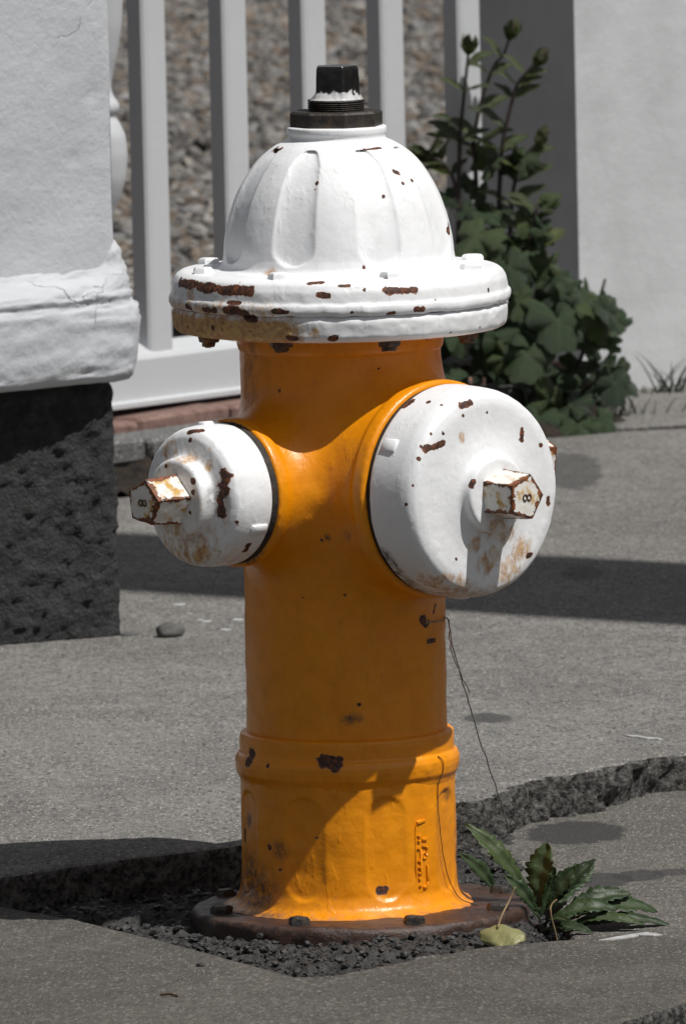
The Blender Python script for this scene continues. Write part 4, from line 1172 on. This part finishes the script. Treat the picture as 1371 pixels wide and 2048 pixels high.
# caps
def cap_frame(az, r0):
    ax = Vector(azv(az))
    u = Vector((0, 0, 1)).cross(ax).normalized()          # seen from outside: to the right
    w = Vector((0, 0, 1))
    M = Matrix(((u.x, w.x, ax.x, ax.x * r0), (u.y, w.y, ax.y, ax.y * r0), (u.z, w.z, ax.z, ZP + ax.z * r0), (0, 0, 0, 1)))
    return M
def lathe_cap(prof, n): # axis = local z; angle 0 to local right
    v, f = lathe(prof, n)
    return v, f
def pent_nut(name, parent, M, z0, z1, rad, a0, marks=True):
    nseg = 10
    pts = ngon(5, rad, a0)
    out = []
    for k in range(5):
        p, q = np.array(pts[k]), np.array(pts[(k + 1) % 5])
        for s in range(nseg): out.append(p + (q - p) * s / nseg)
    out = np.array(out)
    ed = np.abs((np.arange(len(out)) % nseg) / nseg - .5) * 2          # 1 at the corners
    zz = np.concatenate([[z0], np.linspace(z0 + .002, z1 - .002, 10), [z1]])
    V, E = [], []
    for z in zz:
        t = (z - z0) / (z1 - z0)
        s = (1.08 - .10 * t) * (.965 if z == z1 else 1.0)
        V.append(np.c_[out * s, np.full(len(out), z)])
        E.append(np.clip(np.maximum((ed - .62) / .38, (z - (z1 - .009)) / .009), 0, 1) + .12)
    for s, e in ((.80, .55), (.55, .05), (.2, .15)):
        V.append(np.c_[out * .98 * .965 * s, np.full(len(out), z1 + .0006 * (1 - s))])
        E.append(np.full(len(out), e))
    n = len(out)
    m = len(V)
    F = [[i * n + j, i * n + (j + 1) % n, (i + 1) * n + (j + 1) % n, (i + 1) * n + j] for i in range(m - 1) for j in range(n)]
    F.append([(m - 1) * n + j for j in range(n)])
    v = xf(np.concatenate(V), M)
    v = v + fbm(v, 110, 3, .5, 3.0)[:, None] * .0007
    o = mk(name, v, F, WORN_NUT, parent, True, 32)
    at = o.data.attributes.new('edge', 'FLOAT', 'POINT')
    at.data.foreach_set('value', np.concatenate(E))
    if marks:
        ms = []
        for cx in (-.0030, .0030):
            ring = []
            for k in range(16):
                a = k / 16 * 2 * math.pi
                for q in range(6):
                    b = q / 6 * 2 * math.pi
                    rr = .0028 + .0008 * math.cos(b)
                    ring.append((cx + rr * math.cos(a), rr * 1.15 * math.sin(a), z1 + .0008 + .0009 * math.sin(b)))
            fs = [[k * 6 + q, ((k + 1) % 16) * 6 + q, ((k + 1) % 16) * 6 + (q + 1) % 6, k * 6 + (q + 1) % 6] for k in range(16) for q in range(6)]
            ms.append((np.array(ring), fs))
        v, f = join(ms)
        mk('cast_mark', xf(v, M), f, NUT_RUST, o)
    return o
def lug(name, parent, M, ang, rad, z0, z1, w, h):
    v, f = box(-w / 2, w / 2, -.006, h, z0, z1, min(w, h) * .35)
    rot = Matrix.Rotation(ang - math.pi / 2, 4, 'Z') @ Matrix.Translation((0, rad, 0))
    o = mk(name, lumps(xf(v, M @ rot), .0004, 150), f, WHITE, parent, True, 60)
    wear(o, 'none')
    return o
M = cap_frame(PUMP, .1585)
prof = smoothprof([(.108, .0030), (.1125, .0030), (.1140, .0045), (.1142, .010), (.1134, .032), (.1122, .050), (.1095, .0590), (.1045, .0645), (.0960, .0668), (.070, .0674), (.060, .0685), (.0525, .0700), (.0465, .0712), (.0430, .0732), (.0416, .0770), (.0414, .0828), (.0392, .0852), (.020, .0854)], .0022, 2)
v, f = lathe(prof, 320)
v = v + fbm(v, 30, 3, .5, 5.0)[:, None] * .0005 + fbm(v, 120, 3, .5, 1.0)[:, None] * .0002
pc = mk('pumper_cap', xf(v, M), f, WHITE, hyd)
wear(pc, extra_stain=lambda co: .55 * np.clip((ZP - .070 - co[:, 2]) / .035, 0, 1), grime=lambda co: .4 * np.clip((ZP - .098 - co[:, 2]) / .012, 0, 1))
v, f = lathe([(.100, -.004), (.1120, -.0035), (.1122, .001), (.1105, .004), (.10, .004)], 128)
mk('gasket', xf(v, M), f, GASKET, hyd)
for a in (150, 30, 270): lug('cap_lug', pc, M, R(a), .1118, .010, .032, .015, .0042)
pent_nut('cap_nut', pc, M, .082, .1275, .0262, R(2))
cap0 = None
HM = cap_frame(PUMP - 90, .168)
prof = smoothprof([(.070, .0050), (.0752, .0050), (.0768, .0070), (.0768, .010), (.0764, .030), (.0752, .044), (.0715, .0525), (.0655, .0568), (.0560, .0584), (.0490, .0596), (.0455, .0612), (.0440, .0650), (.0440, .0725), (.0425, .0770), (.0390, .0787), (.020, .0789)], .0018, 2)
for az, nm in ((PUMP - 90, 'hose_cap'), (PUMP + 90, 'hose_cap')):
    M = cap_frame(az, .168)
    v, f = lathe(prof, 256)
    v = v + fbm(v, 34, 3, .5, 5.0)[:, None] * .0005 + fbm(v, 120, 3, .5, 1.0)[:, None] * .0002
    hc = mk(nm, xf(v, M), f, WHITE, hyd)
    if az < 0:
        axv = azv(az)
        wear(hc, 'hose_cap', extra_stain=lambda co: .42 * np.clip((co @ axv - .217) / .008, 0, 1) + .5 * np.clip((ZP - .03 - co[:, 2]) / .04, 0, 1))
    else:
        wear(hc, 'none')
    v, f = lathe(densify([(.066, -.005), (.0765, -.0045), (.0768, .001), (.0752, .006), (.066, .006)], .002), 128)
    v = v + fbm(v, 140, 3, .6, 2.0)[:, None] * .0012
    mk('gasket', xf(v, M), f, GASKET, hyd)
    for a in (-25, 95, 215): lug('cap_lug', hc, M, R(a), .0752, .010, .032, .012, .0042)
    pent_nut('cap_nut', hc, M, .0755, .1230 if az < 0 else .136, .0262, R(8), az < 0)

# small rusted eye in the barrel that holds the wire
v, f = lathe([(.0, .0005), (.003, .0012), (.0052, .0012), (.0066, 0.0), (.0066, -.004)], 24)
ey = xf(v, Matrix.Translation(azv(53) * .1086 + np.array([0, 0, .3355])) @ cap_frame(53, 0).to_3x3().to_4x4())
mk('drain_plug', ey, f, NUT_RUST, hyd)

# ================================================================== SMALL THINGS
def rootwalk(pts, amp, seed, n=10):
    s = spline(pts, n)
    a = np.array([q[:] for q in s])
    w = np.clip(np.minimum(np.arange(len(a)), np.arange(len(a))[::-1]) / 4, 0, 1)
    return a + np.stack([fbm(a, 45, 2, .5, seed + i) for i in range(3)], -1) * amp * w[:, None]
wire = thing('loose_wire', (.19, .85, .0), 'thin grey wire running from the hydrant barrel down to the broken slab edge', 'wire')
wire.matrix_world = Matrix.Identity(4)
e0 = azv(53) * .1115 + np.array([0, 0, .3355])
p = rootwalk([e0, azv(70) * .113 + np.array([0, 0, .334]), azv(88) * .1135 + np.array([0, 0, .332]), (.118, .10, .292), (.133, .28, .220), (.152, .45, .135), (.172, .58, .060), (.186, .665, .0)], .0016, 3.0)
v, f = tube(p, .0008, 6)
mk('strand', v, f, WIRE, wire)
p = rootwalk([azv(88) * .1145 + np.array([0, 0, .330]), (.1165, .08, .290), (.128, .20, .245), (.139, .30, .212)], .0012, 9.0)
v, f = tube(p, .0007, 6)
mk('strand', v, f, WIRE, wire)
def barrel_pt(px, z, r): # px = angle deg
    return azv(px) * r + np.array([0, 0, z])
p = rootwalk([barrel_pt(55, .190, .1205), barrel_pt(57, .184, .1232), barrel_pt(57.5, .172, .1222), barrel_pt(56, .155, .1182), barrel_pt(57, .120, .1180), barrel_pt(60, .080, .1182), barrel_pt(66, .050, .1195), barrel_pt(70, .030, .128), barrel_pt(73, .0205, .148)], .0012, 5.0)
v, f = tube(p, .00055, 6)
tag(mk('filament', v, f, TWIG_FIBRE), 'hair-thin dark rootlet lying against the orange lower barrel', 'filament')  # thin dark brown tube following the right side of the lower barrel

# serrated weed
def serrated(base, tip, width, sag, face, seed, teeth=9, fold=.35):
    base, tip = Vector(base), Vector(tip)
    ax = (tip - base)
    L = ax.length
    side = ax.cross(Vector(face)).normalized()
    nrm = side.cross(ax).normalized()
    n = 40
    V, F, E = [], [], []
    rr = random.Random(seed)
    for i in range(n + 1):
        t = i / n
        c = base + ax * t + nrm * (sag * L * math.sin(t * math.pi)) + Vector((0, 0, -1)) * (abs(sag) * .4 * L * t * t)
        prof = (math.sin(math.pi * min(t * .92 + .06, 1)) ** .8) * (.35 + .65 * min(1, t * 1.6)) * (1 if t < .98 else .3)
        for s in (-1, 1):
            pass
        row = []
        for s in (-1.0, -.5, 0.0, .5, 1.0):
            saw = (t * teeth + (.3 if s > 0 else 0)) % 1.0
            tooth = 1 + (.42 * saw - .20) * (abs(s) == 1)
            wv = width * prof * s * tooth
            h = abs(s) * fold * width * prof + .05 * width * math.sin(t * 23 + s * 2 + seed)
            row.append(c + side * wv + nrm * h)
        V += row
        E += [0, 0, 1, 0, 0]
    for i in range(n):
        for k in range(4):
            F.append([i * 5 + k, i * 5 + k + 1, i * 5 + k + 6, i * 5 + k + 5])
    return np.array([q[:] for q in V]), F, E
def add_leaf(name, parent, mat, v, f, e):
    o = mk(name, v, f, mat, parent)
    at = o.data.attributes.new('vein', 'FLOAT', 'POINT')
    at.data.foreach_set('value', [float(q) for q in e])
    md = o.modifiers.new('thickness', 'SOLIDIFY')
    md.thickness = .0006
    return o
weed = thing('weed_plant', (.215, -.02, -.01), 'dark green weed with saw-toothed leaves beside the hydrant base flange', 'weed')
weed.matrix_world = Matrix.Identity(4)
wb = (.213, -.02, -.005)
for (b, t, w, sg, fc, sd_) in [
        ((.196, -.01, .025), (.127, -.02, .111), .013, .06, (.55, -.75, .5), 1),
        ((.205, -.02, .015), (.216, -.01, .086), .0185, .05, (-.5, -.8, .2), 2),
        ((.207, -.03, .005), (.224, -.03, .060), .006, -.05, (.5, -.8, .3), 3),
        ((.214, -.03, .012), (.268, -.02, .068), .0115, .05, (-.2, -.7, .8), 4),
        ((.224, .02, .010), (.266, .06, .052), .015, .08, (.2, -.6, .8), 5),
        ((.214, -.05, .004), (.290, -.05, .019), .014, .10, (.1, -.45, .9), 6),
        ((.225, -.04, .0), (.334, .0, .010), .018, .12, (.1, -.5, .9), 7),
        ((.230, -.06, -.006), (.350, -.03, -.004), .013, .08, (.1, -.3, 1), 8),
        ((.205, -.06, -.006), (.262, -.09, -.002), .010, .10, (.0, -.4, 1), 9),
        ((.163, .16, -.002), (.121, .12, .060), .010, .10, (.4, -.8, .5), 10),
        ((.205, -.03, .0), (.196, -.07, .022), .007, .1, (.3, -.8, .4), 11),
        ((.216, -.02, .0), (.243, .03, .034), .010, .1, (.1, -.7, .6), 12),
        ((.21, -.04, -.004), (.236, -.085, .012), .008, .12, (.0, -.6, .8), 13),
        ((.208, -.02, .01), (.246, -.03, .062), .012, .06, (-.1, -.8, .5), 14), ((.222, -.03, .004), (.306, -.01, .030), .014, .10, (.1, -.6, .8), 15),
        ((.204, -.03, .008), (.168, -.05, .058), .010, .08, (.4, -.8, .4), 16), ((.228, -.05, -.004), (.318, -.07, .004), .011, .10, (.1, -.4, 1), 17)]:
    v, f, e = serrated(b, t, w, sg, fc, sd_)
    add_leaf('leaf', weed, WEED, v, f, e)
v, f = tube([(.163, .16, -.01), (.178, .08, -.012), (.200, .0, -.008), (.213, -.02, -.012)], [.002, .003, .004, .005], 7)
mk('stem', v, f, STEM, weed)
# curled yellow leaf with its stalk
fl = thing('fallen_leaf', (.16, -.15, 0), 'small curled yellow leaf with a stalk lying against the rusty base flange', 'leaf')
fl.matrix_world = Matrix.Identity(4)
nU, nV = 24, 12
V, E = [], []
for i in range(nU + 1):
    t = i / nU
    wv = math.sin(math.pi * min(t * .96 + .02, 1)) ** .7
    for k in range(nV + 1):
        s = k / nV * 2 - 1
        x_ = .137 + .049 * t
        h = .010 * wv * (1 - 1.1 * s * s) + .0018 * math.sin(t * 13 + s * 3) * abs(s) + .006 * (t - .5) ** 2
        V.append((x_, -.212 + .022 * wv * s - .020 * t, .0135 + h + .009 * wv * s))
        E.append(1.0 if abs(s) < .1 else .25 * (abs(math.sin(t * 20 + abs(s) * 5)) > .93))
F = [[i * (nV + 1) + k, (i + 1) * (nV + 1) + k, (i + 1) * (nV + 1) + k + 1, i * (nV + 1) + k + 1] for i in range(nU) for k in range(nV)]
add_leaf('blade', fl, YLEAF, np.array(V), F, E)
v, f = tube(rootwalk([(.157, -.222, .024), (.162, -.212, .037), (.171, -.2, .052), (.177, -.198, .064)], .001, 2.0), [.0011] * 31, 6)
mk('stalk', v, f, STRAW, fl)
p = rootwalk([(.222, -.19, -.003), (.219, -.195, .012), (.214, -.2, .035), (.215, -.198, .043), (.221, -.195, .049)], .001, 7.0)
v, f = tube(p, [.0009] * len(p), 6)
tag(mk('dry_stem', v, f, STRAW), 'short bent straw-coloured stem standing in front of the green weed', 'stem')

# ---- bush by the pillar
def lobed(seed, lobes=3, scal=9):
    rr = random.Random(seed)
    n, rings = 48, 4
    V, E = [(0, 0, 0)], [1.0]
    for q in range(1, rings + 1):
        s = q / rings
        for k in range(n):
            a = (k / n - .5) * 2 * math.pi                    # 0 = tip direction (+y), +-pi = stalk notch
            lob = .52 + .48 * abs(math.cos(a * lobes / 2 * .92)) ** .5
            notch = 1 - .72 * math.exp(-((abs(a) - math.pi) / .30) ** 2)
            r = lob * notch * (1 + .16 * (abs(math.sin(a * scal * .5 + .4)) - .5) * s)
            x, y = math.sin(a) * r * s, math.cos(a) * r * s
            z = -.30 * s * s + .16 * s * abs(math.cos(a * lobes / 2)) + .05 * math.sin(a * 4 + seed) * s
            V.append((x, y, z))
            E.append(1.0 if abs((a / (math.pi / 3.0) + .5) % 1 - .5) < .06 and s < .9 else 0.0)
    F = [[0, 1 + k, 1 + (k + 1) % n] for k in range(n)]
    for q in range(rings - 1):
        for k in range(n):
            a = 1 + q * n + k
            b = 1 + q * n + (k + 1) % n
            F.append([a, a + n, b + n, b])
    return np.array(V), F, E
def oval(seed):
    V, E, F = [], [], []
    n = 14
    for i in range(n + 1):
        t = i / n
        w = .30 * math.sin(math.pi * min(t * .95 + .03, 1)) ** .8
        for s in (-1, -.5, 0, .5, 1):
            V.append((w * s, t, .10 * abs(s) * w * 3 - .18 * t * t + .02 * math.sin(t * 11 + seed)))
            E.append(1.0 if s == 0 else 0.0)
    for i in range(n):
        for k in range(4):
            F.append([i * 5 + k, i * 5 + k + 1, i * 5 + k + 6, i * 5 + k + 5])
    return np.array(V), F, E
def proto(v, f, e, mat, nm):
    me = bpy.data.meshes.new(nm)
    me.from_pydata(v.tolist(), [], f)
    me.polygons.foreach_set('use_smooth', [True] * len(me.polygons))
    at = me.attributes.new('vein', 'FLOAT', 'POINT')
    at.data.foreach_set('value', e)
    me.materials.append(mat)
    return me
LB = [proto(*lobed(s, 3, 9 + s), LEAF, 'leaf') for s in range(3)] + [proto(*lobed(7, 5, 11), LEAF, 'leaf')]
LY = [proto(*oval(s), LEAF_Y, 'leaf') for s in range(3)]
bush = thing('leafy_bush', (.30, 5.1, .03), 'dark green lobed-leaf bush with tall budding stems against the white wall end', 'bush')
bush.matrix_world = Matrix.Identity(4)
def orient(pos, nrm, tipdir, size):
    nrm = Vector(nrm).normalized()
    t = Vector(tipdir)
    t = (t - nrm * t.dot(nrm)).normalized()
    x = t.cross(nrm)
    return Matrix(((x.x * size, t.x * size, nrm.x * size, pos[0]), (x.y * size, t.y * size, nrm.y * size, pos[1]), (x.z * size, t.z * size, nrm.z * size, pos[2]), (0, 0, 0, 1)))
stems = [
    [(.235, 5.20, .03), (.205, 5.2, .218), (.200, 5.2, .338), (.195, 5.2, .394), (.179, 5.2, .435), (.147, 5.19, .451)],
    [(.245, 5.2, .03), (.200, 5.2, .218), (.198, 5.2, .362), (.202, 5.2, .469), (.205, 5.2, .50), (.214, 5.2, .573), (.219, 5.2, .613)],
    [(.27, 5.15, .03), (.235, 5.15, .222), (.228, 5.15, .364), (.225, 5.15, .451), (.224, 5.15, .477), (.238, 5.15, .541), (.258, 5.15, .593), (.273, 5.15, .61), (.284, 5.15, .638)],
    [(.29, 5.1, .03), (.262, 5.1, .226), (.260, 5.1, .35), (.264, 5.1, .428), (.269, 5.1, .475), (.284, 5.1, .537), (.293, 5.1, .565), (.306, 5.1, .583), (.323, 5.1, .60)],
    [(.30, 5.1, .03), (.275, 5.1, .225), (.279, 5.1, .349), (.285, 5.1, .405), (.296, 5.1, .432), (.308, 5.1, .458), (.324, 5.1, .474)],
    [(.31, 5.07, .03), (.296, 5.05, .261), (.308, 5.05, .324), (.321, 5.05, .379)],
    [(.34, 5.10, .03), (.39, 5.05, .15), (.425, 5.05, .26)],
    [(.34, 5.05, .03), (.40, 5.0, .10), (.455, 5.0, .13)],
]
for si in (0, 1):
    stems[si] = [(q[0] * .9935 + (.0 if k_ else .02), 5.095, 1.65 - (1.65 - q[2]) * .9935) for k_, q in enumerate(stems[si])]
for si, st in enumerate(stems):
    p = spline(st, 6)
    n = len(p)
    v, f = tube(p, [.0048 - .0027 * k / n for k in range(n)], 7)
    mk('stem', v, f, STEM, bush)
    if si < 5:   # bud at the tip with small sepals
        tip, d = p[-1], (p[-1] - p[-3]).normalized()
        bv_, bf_ = lathe(smoothprof([(.001, -.004), (.004, .002), (.0055, .009), (.004, .018), (.001, .028)], .003, 1), 12)
        q = d.to_track_quat('Z', 'Y').to_matrix().to_4x4()
        mk('bud', xf(bv_ + fbm(bv_, 120, 2)[:, None] * .004, Matrix.Translation(tip) @ q), bf_, BUD, bush)
        for k in range(5):
            a = k / 5 * 6.28 + si
            side = d.orthogonal().normalized()
            side = Matrix.Rotation(a, 3, d) @ side
            inst('leaf', LY[k % 3], bush, orient(tip - d * .004, (side * .9 - d * .5), (d * .7 + side * .8), random.uniform(.020, .038)))
# leaf pairs on the flower stems
rnd = random.Random(12)
for si, fracs in ((0, (.72, .85, .97)), (1, (.52, .66, .80, .90)), (2, (.42, .50, .60, .72, .84)), (3, (.36, .46, .56, .66, .75, .86)), (4, (.40, .55, .66, .80)), (5, (.5, .7, .85, .97))):
    p = spline(stems[si], 6)
    for fr_ in fracs:
        i = min(len(p) - 2, int(fr_ * (len(p) - 1)))
        c, d = p[i], (p[i + 1] - p[i]).normalized()
        for s in (-1, 1):
            if rnd.random() < .12: continue
            out = Vector((s * rnd.uniform(.6, 1), rnd.uniform(-.7, .5), 0)).normalized()
            tipd = out * rnd.uniform(.6, 1) + d * rnd.uniform(.4, 1.0)
            nr = d * .6 - out * .6 + Vector((0, -.35, .2))
            inst('leaf', rnd.choice(LY), bush, orient(c, nr, tipd, rnd.uniform(.040, .066) * (1.25 if fr_ < .6 else .9)))
# big lobed leaves in the mound
cnt = 0
spots = []
tries = 0
while cnt < 165 and tries < 6000:
    tries += 1
    x_, z_ = rnd.uniform(.15, .47), rnd.uniform(.03, .42)
    y_ = rnd.uniform(4.93, 5.24)
    # mound outline: tall at the left, running down to the right
    topz = np.interp(x_, [.13, .18, .26, .31, .345, .38, .42, .445, .47], [.18, .34, .37, .33, .285, .25, .255, .20, .06])
    right = np.interp(z_, [.03, .08, .16, .24, .30, .42], [.462, .462, .448, .425, .345, .30])
    wob = .035 * math.sin(x_ * 61 + z_ * 23) * math.sin(z_ * 47 + 1.3)
    if z_ > topz + wob or x_ > right + wob * .8: continue
    if x_ > .34 and z_ < .17 and z_ > .09 and rnd.random() < .55: continue
    if any((a - x_) ** 2 + (b - y_) ** 2 + (c - z_) ** 2 < .024 ** 2 for a, b, c in spots): continue
    spots.append((x_, y_, z_))
    nr = Vector((rnd.gauss(.15, .75), rnd.gauss(-.6, .55), rnd.gauss(.6, .5)))
    tp_ = Vector((rnd.gauss(.1, .8), rnd.gauss(-.4, .5), rnd.gauss(-.5, .6)))
    inst('leaf', rnd.choice(LB), bush, orient((x_, y_, z_), nr, tp_, rnd.uniform(.018, .046) * (.75 if z_ > .27 else 1)))
    cnt += 1
for (x_, y_, z_, s, nx, nz, tx) in [(.346, 4.93, .205, .062, .1, .45, .05), (.295, 4.92, .155, .058, -.15, .5, -.2), (.415, 4.95, .205, .05, .5, .3, .3), (.222, 4.95, .34, .055, -.3, .8, -.6), (.27, 4.94, .29, .05, .1, .5, .2),
                                   (.375, 4.9, .045, .045, .1, .9, .2), (.435, 4.97, .10, .045, .5, .3, .2), (.31, 4.90, .055, .048, -.1, .8, -.2), (.41, 4.93, .05, .035, .1, .9, .5)]:
    inst('leaf', rnd.choice(LB), bush, orient((x_, y_, z_), (nx, -.8, nz), (tx, -.3, -.8), s * .82))

for k_ in range(20):
    st = spline(stems[rnd.choice((0, 1, 2, 2, 3, 3, 4, 4, 5, 5))], 6)
    q = rnd.choice([a for a in st if .27 < a.z < .46] or st[-3:])
    out = Vector((rnd.gauss(0, 1), rnd.gauss(-.5, .5), rnd.gauss(.1, .4))).normalized()
    inst('leaf', rnd.choice(LB), bush, orient(q + out * rnd.uniform(.006, .022), (rnd.gauss(0, .5), -.8, rnd.gauss(.5, .4)), out, rnd.uniform(.016, .028)))
# ---- grass along the foot of the wall
def blade(base, tip, w, seed):
    b, t = Vector(base), Vector(tip)
    side = Vector((1, .3, 0)).normalized()
    n = 6
    V, F = [], []
    for i in range(n + 1):
        q = i / n
        c = b.lerp(t, q) + Vector((0, 0, 1)) * (.22 * (t - b).length * math.sin(q * math.pi) * .5)
        ww = w * (1 - q) ** .7 + .0002
        V += [c - side * ww, c + Vector((0, -ww * .4, 0)), c + side * ww]
    for i in range(n):
        for k in range(2):
            F.append([i * 3 + k, i * 3 + k + 1, i * 3 + k + 4, i * 3 + k + 3])
    return np.array([q[:] for q in V]), F
def tuft(name, label, cx, cy, n, spread, hmin, hmax, seed, w=.0016):
    rr = random.Random(seed)
    P = []
    for k in range(n):
        bx, by = cx + rr.gauss(0, spread), cy + rr.gauss(0, spread * .4)
        h = rr.uniform(hmin, hmax)
        P.append(blade((bx, by, .022), (bx + rr.gauss(0, .5) * h, by + rr.gauss(-.2, .4) * h, .03 + h * rr.uniform(.5, 1)), w, k))
    v, f = join(P)
    o = mk(name, v, f, GRASSM)
    return tag(o, label, 'grass')
tuft('grass_tuft', 'sparse grass tuft with tall thin blades at the foot of the white wall end', .545, 5.50, 26, .018, .03, .085, 3)
tuft('grass_tuft', 'low grass growing in the joint between the bush and the wall foot', .43, 5.16, 60, .045, .01, .05, 4)
tuft('grass_tuft', 'short green grass fringe along the bottom of the white wall end', .49, 5.50, 46, .035, .006, .022, 6)

# ---- pebble, chips and paint flakes on the pavement
def lump(name, c, s, mat, label, cat, group=None, seed=0, flat=1.0):
    bm = bmesh.new()
    bmesh.ops.create_icosphere(bm, subdivisions=3, radius=1.0)
    bm.verts.index_update()
    v = np.array([q.co[:] for q in bm.verts])
    f = [[q.index for q in p.verts] for p in bm.faces]
    bm.free()
    v = v * (1 + fbm(v, 1.3, 3, .5, seed)[:, None] * .28) * np.array(s)
    v[:, 2] = np.maximum(v[:, 2], -s[2] * .7)
    o = mk(name, v + np.array([0, 0, s[2] * .66]), f, mat)
    o.location = c
    o.rotation_euler = (0, 0, seed)
    return tag(o, label, cat, group)
lump('pebble', (-.229, 2.38, .0295), (.0185, .013, .0115), PEBM, 'rounded grey pebble lying near the granite block', 'pebble', seed=.3)
lump('stone_chip', (-.284, 2.412, .0295), (.014, .012, .0025), PEBM, 'flat dark stone chip at the corner of the granite block', 'chip', seed=1.2)
rr = random.Random(5)
for k, (x_, y_, s) in enumerate([(-.221, 2.734, .008), (-.192, 2.557, .005), (-.183, 2.539, .008), (-.141, 2.548, .010), (-.157, 2.44, .007), (-.206, 2.63, .004), (-.25, 2.6, .003)]):
    n = 9
    pts = [(s * rr.uniform(.6, 1.2) * math.cos(q / n * 6.283), s * 1.6 * rr.uniform(.6, 1.2) * math.sin(q / n * 6.283)) for q in range(n)]
    v, f = prism(pts, 0, .0012, .0003)
    o = mk('paint_flake', v, f, FLAKE, None, False)
    o.location = (x_, y_, .0295)
    tag(o, 'small white paint flake on the sidewalk near the granite block', 'paint flake', 'paint flakes by the granite block')
def patch(name, pts, z, mat, label, cat, h=.0012):
    v, f = prism(pts, z - .002, z + h, .0004)
    return tag(mk(name, v, f, mat, None, False), label, cat)
patch('paint_streak', [(.334, 1.282), (.345, 1.258), (.352, 1.256), (.364, 1.238), (.374, 1.236), (.378, 1.224), (.383, 1.228), (.376, 1.244), (.362, 1.252), (.354, 1.268)], .030, FLAKE, 'narrow white paint streak near the broken slab edge', 'paint mark')
patch('pale_flake', [(.064, -.372), (.081, -.386), (.111, -.376), (.117, -.352), (.09, -.345), (.071, -.354)], .012, KERB, 'pale flat cement flake on the soil in front of the hydrant', 'flake', .003)
patch('white_smear', [(.262, -.292), (.280, -.272), (.297, -.256), (.315, -.243), (.330, -.262), (.322, -.270), (.306, -.266), (.292, -.283), (.276, -.292)], .018, FLAKE, 'white paint smear on the edge of the front slab by the weed', 'paint mark')
p = rootwalk([(-.197, -.60, .0195), (-.188, -.603, .0205), (-.179, -.612, .0195)], .0008, 4.0)
v, f = tube(p, .0012, 6)
tag(mk('small_twig', v, f, TWIG_FIBRE), 'tiny reddish twig lying alone on the front slab', 'twig')
lump('grit_grain', (-.158, -.405, .0176), (.0042, .0040, .0026), CRUMB, 'dark grain of grit on the front slab near the pit edge', 'grit', seed=.8)
